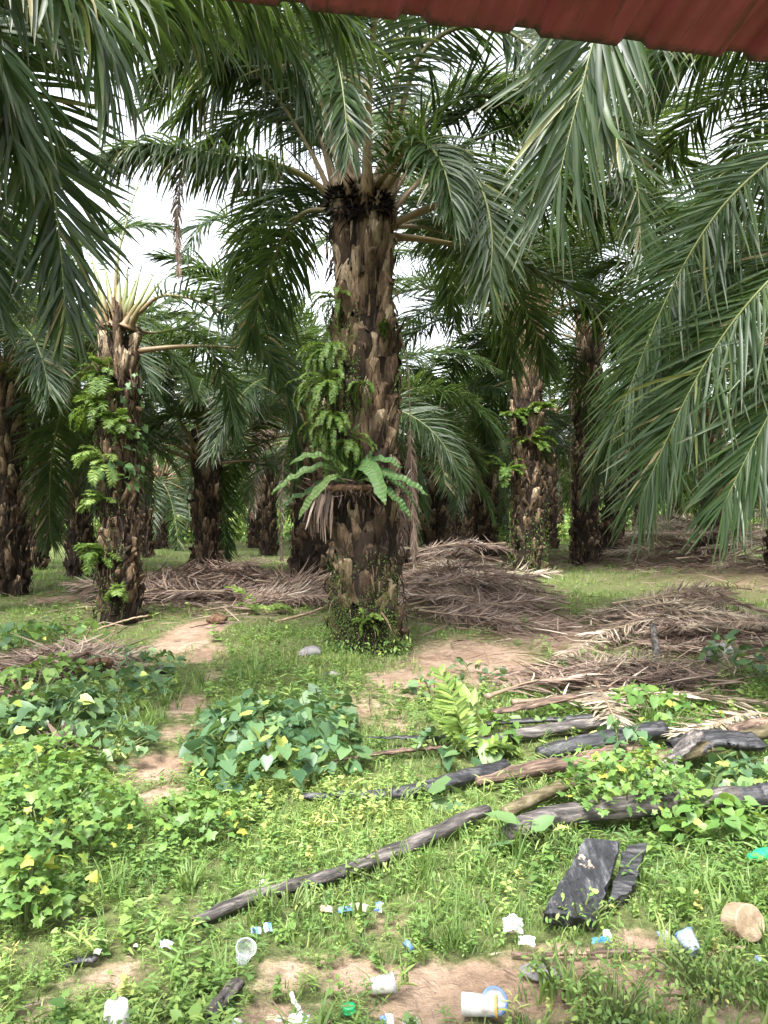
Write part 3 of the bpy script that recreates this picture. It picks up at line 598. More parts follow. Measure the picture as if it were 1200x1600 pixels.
# ------------------------------------------------------------------ grass and weeds that cover the floor
PATHS = [ell(*e) for e in [(300, 1000, 60, 40, 1), (300, 1080, 45, 40, .9), (265, 1140, 50, 28, .9), (235, 1205, 60, 35, 1)]]
def cover():
    rng = np.random.default_rng(21)
    def sample(N, y0, y1):
        y = y0*(y1/y0)**rng.random(N); x = rng.uniform(-1, 1, N)*(.60*y+1.0); return x, y
    def dens(x, y, b, l):
        return np.clip(1-b*mask(BARE, x, y), .0, 1)*np.clip(1-l*mask(LITTER, x, y), 0, 1)*np.clip((40-y)/14, .12, 1)
    # short grass
    x, y = sample(64000, 2.2, 40); pt = lump(x, y, 2.1, 1)
    k = rng.random(len(x)) < dens(x, y, 1.65, 1.05)*(.22+.95*pt); x, y, pt = x[k], y[k], pt[k]; n = len(x)
    g = Geo(); var = rng.integers(0, 5, n)
    sc = (.032+.05*rng.random(n)**2.6)*(1+np.clip(y-5, 0, 18)*.075)*(.75+.5*pt)
    for q in range(5):
        i = var == q; tp = clump_tpl(q, 9, 1.1, .085)
        scatter(g, tp, np.stack([x[i], y[i], gz(x[i], y[i])-.004], 1), rots(rng.uniform(0, 6.28, i.sum()), rng.normal(0, .12, i.sum())), sc[i], np.clip(rng.normal(.42+.25*(lump(x[i], y[i], 1.1, 4)-.5)*2, .2, i.sum()), 0, 1))
    # stray longer blades
    x, y = sample(1800, 2.4, 12); k = rng.random(len(x)) < dens(x, y, 1.2, .8)*lump(x, y, 1.4, 5)**1.5; x, y = x[k], y[k]; n = len(x)
    scatter(g, clump_tpl(11, 6, .25, .07), np.stack([x, y, gz(x, y)], 1), rots(rng.uniform(0, 6.28, n), rng.normal(0, .15, n)), rng.uniform(.09, .20, n), np.clip(rng.normal(.35, .18, n), 0, 1))
    tag(g.build('grass', M['grass']), kind='stuff')
    # low broad leaved weeds
    x, y = sample(46000, 2.2, 16); pt = lump(x, y, 1.6, 3)
    k = rng.random(len(x)) < dens(x, y, 1.6, .95)*(.05+1.2*pt)*np.clip((16-y)/8, .2, 1); x, y, pt = x[k], y[k], pt[k]; n = len(x)
    g = Geo(); var = rng.integers(0, 6, n); sc = np.clip(.017*np.exp(rng.normal(0, .42, n)), .008, .045)*(.8+.5*pt)*(1+np.clip(y-5, 0, 9)*.06)
    for q in range(6):
        i = var == q; tp = weed_tpl(q, 8+q % 3*2, 1.9+.6*(q % 3), (OVAL, LANCE, OVAL, LANCE, LANCE, HEART)[q])
        scatter(g, tp, np.stack([x[i], y[i], gz(x[i], y[i])], 1), rots(rng.uniform(0, 6.28, i.sum()), rng.normal(0, .15, i.sum())), sc[i], np.clip(rng.normal(.45+.3*(lump(x[i], y[i], 2.3, 7)-.5)*2, .2, i.sum()), 0, 1))
    tag(g.build('weeds', M['weed']), kind='stuff')
    # crumbs of dead leaf, twigs and husk lying everywhere
    x, y = sample(15000, 2.2, 24); k = rng.random(len(x)) < np.clip(.25+.6*mask(LITTER, x, y)+.35*mask(BARE, x, y), 0, 1); x, y = x[k], y[k]; n = len(x)
    tpl = (np.array([(0, -.06, 0), (0, .06, 0), (.5, .07, .06), (.5, -.07, .06), (1, .02, 0), (1, -.02, 0)], float), [(0, 1, 2, 3), (3, 2, 4, 5)], [], np.zeros(6))
    g = Geo(); scatter(g, tpl, np.stack([x, y, gz(x, y)+.006], 1), rots(rng.uniform(0, 6.28, n), rng.normal(0, .12, n), rng.normal(0, .5, n)), np.stack([rng.uniform(.03, .10, n)*(.45+y*.09), rng.uniform(.015, .06, n)*(.45+y*.09), rng.uniform(.03, .1, n)*(.4+y*.08)], 1), rng.beta(1.5, 2.6, n))
    x = np.concatenate([rng.normal(c[0], c[2]*.62, 2600) for c in LITTER]); y = np.concatenate([rng.normal(c[1], c[3]*.62, 2600) for c in LITTER]); n = len(x)
    k = y > 3.5; x, y = x[k], y[k]; n = len(x)
    scatter(g, tpl, np.stack([x, y, gz(x, y)+rng.uniform(.005, .12, n)], 1), rots(rng.normal(0, .8, n)+np.pi*rng.integers(0, 2, n), rng.normal(0, .2, n), rng.normal(0, .6, n)), np.stack([rng.uniform(.2, .55, n), rng.uniform(.06, .15, n), rng.uniform(.05, .2, n)], 1), rng.beta(1.6, 2.4, n))
    tag(g.build('dry_leaf_litter', M['dry']), kind='stuff')
cover()

def tuft(px, py, h, n, label, seed, m='grass'):
    c = G(px, py); g = Geo(); rng = np.random.default_rng(seed); k = max(3, n//8)
    pos = c+np.stack([rng.normal(0, h*.22, k), rng.normal(0, h*.22, k), np.zeros(k)], 1); pos[:, 2] = gz(pos[:, 0], pos[:, 1])-.005
    scatter(g, clump_tpl(seed+3, 8, .22, .05), pos, rots(rng.uniform(0, 6.28, k), rng.normal(0, .15, k)), rng.uniform(.75, 1.1, k)*h, np.clip(rng.normal(.25, .15, k), 0, 1))
    tag(g.build('grass_tuft', M[m]), label, 'grass tuft', 'tufts of taller grass')
for a in [(385, 1068, .34, 48, 'tall grass tuft right of the trodden path, behind the central kudzu mound'), (308, 1072, .26, 40, 'grass tuft standing in the middle of the trodden path'),
          (222, 1140, .27, 44, 'dark green grass tuft at the left edge of the path'), (266, 1105, .2, 32, 'small grass tuft beside the left edge of the path'),
          (172, 1132, .2, 32, 'yellowish grass tuft among the vines left of the path'), (655, 1375, .2, 56, 'dense grass tuft growing against the long charred pole'),
          (705, 1480, .17, 48, 'bluish grass tuft above the blue bottle cap'), (420, 1440, .18, 40, 'grass tuft leaning over the lower end of the charred pole'),
          (800, 1335, .22, 44, 'grass tuft between the pole and the charred slab'), (1075, 1420, .18, 50, 'grass tuft above the cut round of wood'),
          (1160, 1400, .2, 52, 'grass tuft at the right edge near the green bottle'), (180, 1400, .2, 40, 'dark grass tuft right of the lobed leaf shrub'),
          (560, 1365, .17, 40, 'grass tuft growing in front of the middle of the charred pole'), (300, 1390, .16, 40, 'grass tuft below the small lobed leaf plant'), (980, 1380, .24, 40, 'grass tuft beside the right side of the charred slab'),
          (820, 985, .3, 40, 'grass tuft beside the heap right of the main palm'), (900, 930, .3, 32, 'grass tuft on the bare floor right of the tall palm'), (1130, 955, .35, 40, 'grass tuft between the two right hand frond heaps'), (1000, 960, .3, 32, 'grass tuft left between the two right hand frond heaps')]:
    tuft(*a, seed=int(a[0]))

# ------------------------------------------------------------------ leafy plants
def vine(px, py, rx, ry, h, N, size, m, tpl, label, seed, cat='plant', name='vine_plant', group=None, lift=0., bright=0.):
    e = ell(px, py, rx, ry, 1); c = onground(e[0], e[1], lift); rng = np.random.default_rng(seed)
    root = thing(name, c, label, cat, group)
    N = int(N*.8)
    if tpl is LOBED: N = int(N*1.9); size = size*.68
    r = np.sqrt(rng.random(N)); th = rng.uniform(0, 6.28, N); lum = .65+.5*lump(np.cos(th)*r*2+seed, np.sin(th)*r*2, 2.2, seed)
    dx, dy = r*np.cos(th)*e[2]*(.55+.62*lum), r*np.sin(th)*e[3]*(.55+.62*lum)
    z = h*np.sqrt(np.clip(1-r**2, 0, 1))*lum*(.35+.65*rng.random(N)**.5)+rng.uniform(.015, .06, N)
    gzz = gz(c[0]+dx, c[1]+dy)-(c[2]-lift)
    pos = np.stack([dx, dy, z+gzz], 1)
    yaw = np.arctan2(dy, dx)+rng.normal(0, 1.1, N)
    g = Geo(); scatter(g, tpl, pos, rots(yaw, rng.normal(.28, .45, N), rng.normal(0, .45, N)), size*rng.uniform(.35, 1.2, N), np.clip(rng.beta(1.7, 2.2, N)+bright+(rng.random(N) < .06)*.5, 0, 1))
    g.build('foliage', M[m], root)
    g = Geo()
    for i in rng.integers(0, N, min(26, N//4)):
        p = pos[i]; q = np.array([p[0]*.35, p[1]*.35, -.02]); mid = (p+q)/2+[0, 0, .25*abs(p[2])]
        sp, _ = catmull([q, mid, p], 6); tube(g, sp, .0045, 4, cap=False)
    g.build('stem', M['stem'], root)
K = 'vine'
for a in [(428, 1185, 115, 52, .38, 640, .098, K, HEART, 'dark bluish green kudzu mound in the middle of the clearing', 1),
          (505, 1135, 40, 22, .30, 60, .11, K, HEART, 'upright kudzu shoots at the back right of the central mound', 2),
          (30, 1015, 60, 22, .28, 110, .11, K, HEART, 'dark kudzu patch at the left edge near the edge trunk', 3),
          (70, 1000, 75, 18, .22, 130, .10, 'lobed', HEART, 'yellow green vine patch behind the small dead frond heap at left', 4),
          (205, 1050, 75, 20, .20, 170, .09, K, HEART, 'vine patch right of the small dead frond heap at left', 5),
          (45, 1085, 75, 28, .28, 190, .10, 'lobed', HEART, 'yellow green vine patch at the left edge in front of the small dead frond heap', 6),
          (165, 1105, 85, 24, .26, 240, .10, K, HEART, 'bluish vine patch between the small dead frond heap and the path', 7),
          (75, 1150, 95, 34, .30, 300, .10, K, HEART, 'broad vine patch at left around the dark dead clump', 8),
          (165, 1185, 75, 28, .20, 170, .085, K, HEART, 'low vine patch at the left side of the bare path', 9),
          (55, 1225, 90, 30, .26, 230, .085, 'lobed', LOBED, 'light green lobed leaf plant at the left edge behind the large shrub', 10),
          (70, 1330, 125, 58, .42, 520, .080, 'lobed', LOBED, 'large bushy lobed leaf shrub filling the lower left corner', 11),
          (35, 1445, 60, 30, .34, 170, .080, 'lobed', LOBED, 'lobed leaf plant in front of the large shrub at the left edge', 12),
          (312, 1310, 62, 24, .24, 130, .075, 'lobed', LOBED, 'small lobed leaf plant between the path and the central kudzu mound', 13),
          (680, 1085, 48, 14, .15, 60, .085, K, HEART, 'small kudzu plant behind the pale fern', 14),
          (745, 1060, 40, 12, .12, 40, .085, K, HEART, 'low kudzu plant on the bare floor right behind the pale fern', 15),
          (890, 1050, 34, 10, .14, 34, .08, K, HEART, 'grey green plant growing through the brown frond heap', 16),
          (1035, 1135, 85, 26, .26, 210, .085, 'lobed', HEART, 'bright green vine over the back of the log pile', 17),
          (975, 1195, 46, 24, .22, 90, .08, K, HEART, 'vine hanging over the right end of the black log', 18),
          (985, 1290, 95, 30, .28, 330, .075, 'lobed', LOBED, 'bright lobed leaf vine trailing over the charred slab and logs', 19, .10),
          (1170, 1065, 50, 30, .42, 110, .115, K, HEART, 'tall vine clump at the right edge above the logs', 20),
          (1165, 1240, 55, 20, .2, 110, .085, K, HEART, 'vine patch at the right edge above the smooth grey log', 21),
          (1110, 1310, 80, 24, .18, 190, .07, 'lobed', HEART, 'low green vine in front of the smooth grey log', 22),
          (690, 1190, 42, 20, .18, 46, .10, K, HEART, 'dark leafy shoots in front of the split black plank', 23),
          (775, 1160, 44, 16, .16, 60, .07, 'lobed', HEART, 'low bright seedlings just right of the pale fern', 24),
          (870, 1140, 60, 14, .12, 80, .065, 'lobed', HEART, 'low green seedlings below the grey plank', 25),
          (880, 1545, 60, 18, .09, 260, .028, 'weed', OVAL, 'small leafy weed cluster near the bottom right of the clearing', 26),
          (1110, 1545, 90, 30, .08, 480, .028, 'weed', OVAL, 'leafy weed cluster below the crushed blue and white cup', 27),
          (960, 1590, 80, 20, .08, 340, .028, 'weed', OVAL, 'leafy weed cluster at the bottom edge right of the blue rimmed lid', 28),
          (450, 1424, 70, 8, .07, 130, .026, 'weed', OVAL, 'small weeds growing over the lower half of the charred pole', 30),
          (600, 1368, 70, 8, .08, 130, .028, 'weed', OVAL, 'small weeds growing over the upper half of the charred pole', 31),
          (900, 1205, 90, 8, .14, 150, .035, 'weed', LANCE, 'grassy weeds in the gap between the black log and the brown log', 32),
          (840, 1250, 80, 8, .12, 150, .035, 'weed', LANCE, 'grassy weeds in the gap between the brown log and the mossy pole', 33),
          (610, 1262, 90, 9, .09, 150, .032, 'weed', OVAL, 'small weeds along the front of the dark charred branch', 34),
          (870, 1340, 60, 10, .16, 120, .040, 'weed', LANCE, 'long leaved weeds in front of the smooth grey log', 35),
          (905, 1445, 55, 9, .09, 130, .030, 'weed', OVAL, 'small weeds under the cut end of the charred slab', 36),
          (690, 1170, 60, 8, .10, 100, .035, 'weed', OVAL, 'small weeds behind the thin black plank', 37),
          (15, 1160, 30, 20, .34, 40, .13, K, HEART, 'large dark leaves at the left edge beside the broad vine patch', 29)]:
    vine(*a[:10], seed=a[10], lift=a[11] if len(a) > 11 else 0.)

def sprout(px, py, leaves, m, label, seed, tpl=HEART, name='seedling', wide=1.):
    "a few big leaves on stalks; leaves = (dx px, dy px up, size px, yaw, tilt)"
    c = G(px, py); rng = np.random.default_rng(seed); s = c[1]/F_PX; root = thing(name, c, label, 'seedling'); g = Geo(); st = Geo()
    for i, (dx, dy, sz, yaw, tilt) in enumerate(leaves):
        p = np.array([dx*s, rng.uniform(-.06, .04), dy*s]); sp, _ = catmull([np.zeros(3), p*[.5, .5, .7], p], 6); tube(st, sp, .006*max(1, c[1]/8), 5, cap=False)
        lf = Geo(); scatter(lf, tpl, [p], rots(np.array([yaw]), np.array([tilt]), np.array([rng.normal(0, .2)])), np.array([[sz*s, sz*s*wide, sz*s]]), np.array([rng.uniform(.35, .75)])); lf.build('leaf', M[m], root, loc=None)
    st.build('stem', M['stem'], root)
sprout(808, 917, [(-8, 8, 34, 3.1, .1), (4, 10, 36, .1, .05), (0, 14, 26, 1.2, -.7), (16, 6, 28, -.2, .1)], 'palefern', 'yellow green sprout of big leaves at the foot of the tall palm', 1)
sprout(812, 1335, [(2, 50, 62, 2.7, -.25), (14, 40, 50, .4, -.5), (-6, 22, 50, 2.9, .1), (4, 8, 46, 3.3, .05)], 'vine', 'broad leaved seedling between the pole and the smooth grey log', 2, OVAL, wide=1.25)
sprout(695, 1260, [(0, 38, 44, 2.4, .3), (6, 32, 40, .5, .5), (-4, 14, 40, -1.9, .7), (12, 8, 40, -1.0, .7)], 'vine', 'bluish broad leaved seedling beside the split log', 3)
sprout(772, 1190, [(-2, 20, 46, -1.9, .7), (6, 26, 40, .6, .2)], 'vine', 'dark broad leaf right of the pale fern', 4)
sprout(735, 1130, [(-2, 30, 44, 2.2, -.9), (3, 28, 30, 1.2, -1.1)], 'palefern', 'pale folded leaf standing behind the pale fern', 5, OVAL)
sprout(425, 1195, [(-12, 32, 34, -2.2, .3), (8, 40, 40, -1.2, .5), (18, 26, 40, -.8, .6), (-4, 22, 30, -1.7, .6)], 'palefern', 'bright yellow leaves in the middle of the central kudzu mound', 6)
sprout(492, 1120, [(-2, 34, 46, -1.6, .8), (34, 12, 40, -1.4, .7)], 'vine', 'two upright dark leaves at the back of the central kudzu mound', 7)
sprout(150, 1040, [(-10, 8, 22, 2.9, .1), (6, 12, 24, .4, .2), (-26, 16, 24, 3, .0), (22, 8, 24, .2, .2)], 'palefern', 'yellow green round leaves on the small dead frond heap', 8)
sprout(250, 1305, [(0, 10, 26, 1.0, .3)], 'straw', 'single yellow dying leaf left of the small lobed leaf plant', 9)

# ------------------------------------------------------------------ ferns
def fern(anchor, L, n, label, seed, m='fern', ll=.13, dirs=(0, 360), up=(20, 75), name='fern', lw=.034, group=None, bend=(70, 130), grav=.25, nn=24):
    rng = np.random.default_rng(seed); root = thing(name, anchor, label, 'fern', group)
    for i in range(n):
        az = R(rng.uniform(*dirs)); e = rng.uniform(*up); b = rng.uniform(*bend); p = np.zeros(3); pts = [p]; l = L*rng.uniform(.6, 1.1)
        for q in range(7):
            a = R(e-b*(q/7)**1.2); p = p+l/7*np.array([math.cos(a)*math.cos(az), math.cos(a)*math.sin(az), math.sin(a)]); pts.append(p)
        g = Geo(); frond(g, pts, rng, pet=.14, n=nn, ll=ll*l/L, lw=lw, droop=grav, segs=3, br=.004, planes=(-8, 8), a0=80, a1=50, jit=4, fold=.1)
        # taper the outline: long pinnae in the lower middle
        g.build('fern_frond', [M[m], M['stem']], root)
fern(G(728, 1188)+[0, 0, .02], .56, 6, 'pale yellow green fern standing by the split black plank', 2, 'palefern', .15, (60, 175), (62, 88), bend=(20, 55), lw=.030, nn=26)
fern(G(745, 1188)+[0, 0, .02], .32, 2, 'low pale fern fronds at the foot of the standing pale fern', 5, 'palefern', .13, (-60, 60), (25, 55))
fern(G(410, 962), .75, 6, 'light green fern at the edge of the frond heap left of the main palm', 3, 'palefern', .16, (0, 180), (30, 70), name='fern')
fern(G(120, 925), .5, 5, 'small light fern left of the foot of the fern clad palm', 4, 'fern', .13, (60, 240), (30, 60))
for i, (px, py, dz, L, n, lab, ml) in enumerate([(168, 588, .1, .55, 12, 'topmost bushy fern on the fern clad palm at left', 'fern'), (158, 640, .1, .55, 14, 'thick fern bunch on the upper left side of the fern clad palm', 'fern'), (188, 668, -.02, .4, 8, 'fern on the front of the upper fern clad palm', 'fern'),
        (163, 725, .05, .5, 9, 'bright yellow green fern halfway up the fern clad palm', 'palefern'), (158, 785, .05, .34, 7, 'small fern below the bright one on the fern clad palm', 'palefern'), (160, 870, .05, .42, 10, 'hanging ferny weed low on the left of the fern clad palm', 'fern'), (186, 922, -.1, .25, 5, 'tiny fern at the foot of the fern clad palm', 'palefern')]):
    fern(P(px, py, ly-.22+dz), L, int(n*1.8), lab, 40+i, ml, .11, (150, 330), (-10, 80), lw=.016, nn=34, group='ferns on the fern clad palm')
for i, (px, py, dz, L, n, lab, dd) in enumerate([(528, 470, .0, .42, 9, 'narrow fern high on the left side of the main palm trunk', (150, 300)), (520, 545, .0, .5, 15, 'shaggy fern on the upper left side of the main palm trunk', (140, 300)), (515, 605, -.05, .55, 18, 'largest hanging fern on the left side of the main palm trunk', (140, 300)),
        (520, 660, -.1, .5, 16, 'fern just above the ringed fern collar on the main palm', (140, 310)), (598, 505, -.05, .22, 4, 'small light fern on the front right of the main palm trunk', (230, 330)), (565, 600, -.2, .35, 8, 'dark green fern in the middle of the main palm trunk', (200, 340)), (545, 690, -.2, .4, 8, 'arching fern over the top of the ringed fern collar', (200, 340))]):
    fern(P(px, py, my-.22+dz), L, int(n*2.4), lab, 60+i, 'fern', .05, dd, (-45, 45), lw=.013, group='ferns on the main palm', bend=(90, 150), nn=46)
fern(P(568, 972, my-.42), .22, 12, 'pale grey green fern rosette on the mossy foot of the main palm', 81, 'palefern', .07, (170, 370), (-10, 70), lw=.022)
for i, (px, py, lab) in enumerate([(795, 655, 'small fern on the left of the tall palm trunk below its brown crown'), (846, 642, 'small fern on the right of the tall palm trunk'), (832, 690, 'small fern on the front of the tall palm trunk'), (792, 735, 'dark fern on the lower left of the tall palm trunk')]):
    fern(P(px, py, ry_-.4), .6, 9, lab, 90+i, 'fern', .15, (150, 390), (0, 70), lw=.05, group='ferns on the tall palm')

# moss and creepers covering the foot of the main palm
def moss(cx, cy, r, z0, z1, a0, a1, N, size, m, label, seed, name='moss_patch', tpl=OVAL, cat='moss'):
    rng = np.random.default_rng(seed); z = rng.uniform(z0, z1, N); a = np.radians(rng.uniform(a0, a1, N))
    k = rng.random(N) < lump(a*3, z*4, 1.5, seed)*1.5*np.clip(1.3*(1-(z-z0)/(z1-z0))**.8+.02, 0, 1); z, a = z[k], a[k]; n = len(z)
    rr = r+rng.uniform(.0, .10, n); g = Geo(); base = float(gz(cx, cy))
    scatter(g, tpl, np.stack([cx+rr*np.cos(a), cy+rr*np.sin(a), base+z], 1), rots(a+rng.normal(0, .8, n), rng.uniform(-.2, 1.3, n), rng.normal(0, .6, n)), size*rng.uniform(.5, 1.3, n), rng.beta(2, 2.4, n))
    tag(g.build(name, M[m]), label, cat, kind='stuff' if cat in ('moss', 'weeds') else None)
moss(mx, my, .39, .0, 1.15, 185, 320, 8000, .02, 'fern', 'green moss and tiny creepers over the foot of the main palm', 3)
moss(mx, my, .40, -.02, .22, 170, 370, 700, .05, 'weed', 'leafy weeds ringing the base of the main palm', 4, 'weed_ring', cat='weeds')
moss(mx-.02, my, .38, 1.95, 3.9, 150, 262, 7500, .026, 'fern', 'curtain of yellow green moss down the left side of the main palm trunk', 6, 'moss_curtain')
moss(lx, ly, .27, .1, 3.4, 170, 300, 1200, .035, 'fern', 'scattered moss and creepers along the fern clad palm trunk', 7)
moss(lx-.02, ly, .29, 1.9, 3.9, 270, 380, 160, .09, 'vine', 'dark leafy creeper climbing the right side of the fern clad palm', 8, 'climbing_vine', HEART, 'climber')
moss(lx, ly, .42, 2.0, 2.3, 255, 325, 60, .16, 'nest', 'broad leaved epiphyte halfway up the fern clad palm', 9, 'epiphyte', OVAL, 'epiphyte')
moss(rx_, ry_, .40, .0, 2.0, 180, 360, 1400, .05, 'fern', 'dark moss on the blackened lower trunk of the tall palm', 11)

# the ringed fern collar: long wavy strap leaves round a brown root mass
def strap(root, pts, width, seed, tone=.5):
    wid = width
    rng = np.random.default_rng(seed); n = 18; sp, L = catmull(pts, n); T = nrm(np.gradient(sp, axis=0)); hd = sp[-1]-sp[0]; hd[2] = 0
    S = nrm(np.cross(nrm(hd), [0, 0, 1.])); U = nrm(np.cross(S, T)); q_ = np.sign(S[1])*math.sin(.75); S, U = S*math.cos(.75)+U*q_, U*math.cos(.75)-S*q_; f = np.linspace(0, 1, n); w_ = wid*.5*np.interp(f, [0, .12, .5, .85, 1], [.25, .6, 1, .72, .05])*rng.uniform(.8, 1.12, n)
    V = np.zeros((n, 5, 3)); ripple = .018*np.sin(f*34+rng.uniform(0, 6))
    for b, q in enumerate((-1, -.5, 0, .5, 1)):
        V[:, b] = sp+S*(w_*q)[:, None]+U*((abs(q)*w_*.28+abs(q)*ripple*(1 if b % 2 == 0 else -.4))[:, None])
    Q = [(i*5+b, i*5+b+1, i*5+b+6, i*5+b+5) for i in range(n-1) for b in range(4)]
    g = Geo(); g.add(V.reshape(-1, 3), Q, None, tone, np.repeat(f, 5)*.8); tube(g, sp+U*.002, np.linspace(.008, .002, n), 5, 1)
    g.build('strap_leaf', [M['nest'], M['stem']], root)
nb = P(545, 752, my-.42)
nest = thing('birds_nest_fern', nb, 'fern collar of long wavy strap leaves around the main palm trunk', 'fern')
for i, (mid, tip, w_, dy, tone) in enumerate([((470, 735), (402, 776), .13, .1, .8), ((480, 712), (436, 722), .12, -.1, .75), ((490, 765), (452, 822), .12, -.25, .85), ((500, 700), (470, 690), .12, .1, .3), ((520, 700), (500, 660), .12, .1, .25), ((548, 690), (566, 645), .13, -.05, .2),
        ((600, 718), (642, 728), .13, -.05, .5), ((620, 742), (690, 778), .14, -.05, .45), ((588, 735), (612, 796), .22, -.55, .55), ((625, 775), (658, 822), .14, .0, .4), ((470, 770), (420, 800), .11, .25, .4), ((575, 715), (600, 690), .12, .25, .3), ((530, 735), (524, 715), .10, -.35, .95), ((640, 760), (668, 800), .12, .3, .3)]):
    yb = my-.42
    mid = (548+(mid[0]-548)*.85, mid[1]); tip = (548+(tip[0]-548)*.85, 750+(tip[1]-750)*.85)
    a, b = P(mid[0], mid[1], yb+dy*.6-.05), P(tip[0], tip[1], yb+dy-.05)
    strap(nest, width=w_*.85, seed=i, tone=tone, pts=np.array([nb+[(mid[0]-545)*.0006, .02, -.02], (nb+a)/2+[0, 0, .10], a, (a+b)/2+[0, 0, .03], b])-nb)
g = Geo(); rr = np.random.default_rng(4); sp = [np.array([-.02, .32, -.20]), np.array([-.02, .32, -.08]), np.array([-.02, .3, .03])]
th = np.linspace(R(150), R(385), 14)
tube(g, np.stack([.02+.44*np.cos(th), .38+.46*np.sin(th), -.08+0*th], 1), .035*np.interp(np.arange(14), [0, 3, 10, 13], [.3, 1, 1, .3]), 10, rng=rr, rough=.3)
g.build('root_mass', M['root'], nest)
g = Geo(); N = 420; th = np.radians(rr.uniform(165, 380, N)); q = rr.uniform(.34, .5, N); tq_ = (np.array([(0, -.5, 0), (0, .5, 0), (1, .2, .1), (1, -.2, .1)], float), [(0, 1, 2, 3)], [], np.zeros(4))
scatter(g, tq_, np.stack([.02+q*np.cos(th), .38+q*np.sin(th), rr.uniform(-.16, .03, N)], 1), rots(th+rr.normal(0, .9, N), rr.uniform(-.6, 1.2, N), rr.normal(0, .6, N)), np.stack([rr.uniform(.06, .2, N), rr.uniform(.008, .02, N), rr.uniform(.02, .1, N)], 1), rr.beta(1.2, 4, N))
g.build('rootlets', M['dry'], nest)
g = Geo(); N = 70; th = np.radians(rr.uniform(175, 250, N)); tpl = (np.array([(0, -.5, 0), (0, .5, 0), (.5, .6, .1), (.5, -.6, .1), (1, .2, 0), (1, -.2, 0)], float), [(0, 1, 2, 3), (3, 2, 4, 5)], [], np.zeros(6))
scatter(g, tpl, np.stack([.0+.44*np.cos(th), .38+.44*np.sin(th), rr.uniform(-.2, -.08, N)], 1), rots(th, rr.uniform(1.2, 1.75, N), rr.normal(0, .6, N)), np.stack([rr.uniform(.2, .5, N), rr.uniform(.01, .035, N), rr.uniform(.1, .3, N)], 1), rr.beta(2, 2.5, N))
g.build('dead_leaf_skirt', M['dry'], nest)

# dark spiky fruit bunches and crown base of the main palm
for i, (px, py, r_, az) in enumerate([(535, 318, .20, 1), (560, 330, .17, 2), (590, 322, .15, 3)]):
    rr = np.random.default_rng(60+i); N = 240; c = P(px, py, my-.22); g = Geo(); dv = nrm(rr.normal(0, 1, (N, 3)))
    scatter(g, (np.array([(0, -.5, 0), (0, .5, 0), (.4, 0, .5), (1, 0, 0)], float), [], [(0, 1, 2), (0, 2, 3), (1, 3, 2)], np.zeros(4)), dv*r_*.75, rots(np.arctan2(dv[:, 1], dv[:, 0]), -np.arcsin(dv[:, 2])), np.stack([rr.uniform(.06, .13, N), np.full(N, .05), np.full(N, .05)], 1), rr.uniform(0, .22, N))
    o = g.build('fruit_bunch', M['mosstrunk'], PALM_MAIN, loc=c-np.array(PALM_MAIN.location))
# ------------------------------------------------------------------ dead fronds
DRY = []
for q in range(8):
    rng = np.random.default_rng(500+q); g = Geo(); L = rng.uniform(2.4, 3.6); yy = rng.uniform(-.35, .35); hh = rng.uniform(.05, .22)
    pts = [np.array([L*t-L/2, yy*(t-.5)**2*4, hh*math.sin(math.pi*t)]) for t in np.linspace(0, 1, 6)]
    frond(g, pts, rng, pet=.12, n=85, ll=rng.uniform(.5, .68), lw=.026, droop=.12, segs=4, br=.032, planes=(-14, -2, 14), a0=52, a1=14, jit=15, miss=.12, dead=.22, fold=.3, side=(0, 1, 0))
    DRY.append((g.mesh('dry_frond', [M['dry'], M['drypetiole']]), g.mesh('dry_frond', [M['straw'], M['drypetiole']])))
def heap(px, py, rx, ry, h, N, label, group, seed, straw=0., yaw=(0, .5), sc=1.):
    e = ell(px, py, rx, ry, 1); rng = np.random.default_rng(seed)
    for i in range(N):
        r = math.sqrt(rng.random()); th = rng.uniform(0, 6.28); x = e[0]+e[2]*r*math.cos(th)*.85; y = e[1]+e[3]*r*math.sin(th)
        z = float(gz(x, y))+h*max(0, 1-r**1.6)*rng.uniform(.25, 1)+.03
        me = DRY[rng.integers(len(DRY))][int(rng.random() < straw)]
        o = link('dry_frond', me, None, (x, y, z), (rng.normal(0, .35), rng.normal(0, .07), rng.normal(*yaw)+math.pi*rng.integers(0, 2)), sc*rng.uniform(.75, 1.1))
        tag(o, label, 'dead frond', group)
heap(320, 928, 130, 16, .40, 34, 'reddish brown dead palm frond in the long low heap left of the main palm', 'dead fronds left of the main palm', 1, .0)
heap(480, 945, 60, 14, .30, 14, 'reddish brown dead palm frond tucked behind the left of the main palm foot', 'dead fronds behind the main palm foot', 2, .1, sc=.7)
heap(718, 930, 82, 34, .85, 60, 'brown dead palm frond in the tall heap right of the main palm', 'dead fronds right of the main palm', 3, .2, (0, .8), .72)
heap(1130, 880, 120, 24, 1.5, 66, 'straw brown dead palm frond in the far heap at the right under the drooping fronds', 'dead fronds in the far right heap', 4, .45)
heap(1085, 990, 120, 30, .55, 60, 'brown dead palm frond in the broad middle heap at the right', 'dead fronds in the middle right heap', 5, .5, (0.1, .6), .45)
heap(985, 1070, 100, 14, .14, 14, 'brown dead palm frond in the near heap behind the log pile', 'dead fronds behind the log pile', 6, .5, (0, .6), .4)
heap(115, 1048, 60, 14, .14, 12, 'straw coloured dead palm frond in the small heap among the vines at left', 'dead fronds among the left vines', 7, .8, (0.1, .4), .36)
heap(760, 866, 120, 8, .3, 14, 'dead palm frond on the floor beyond the tall palm', 'dead fronds beyond the tall palm', 8, .2, (0, .6), 1.)
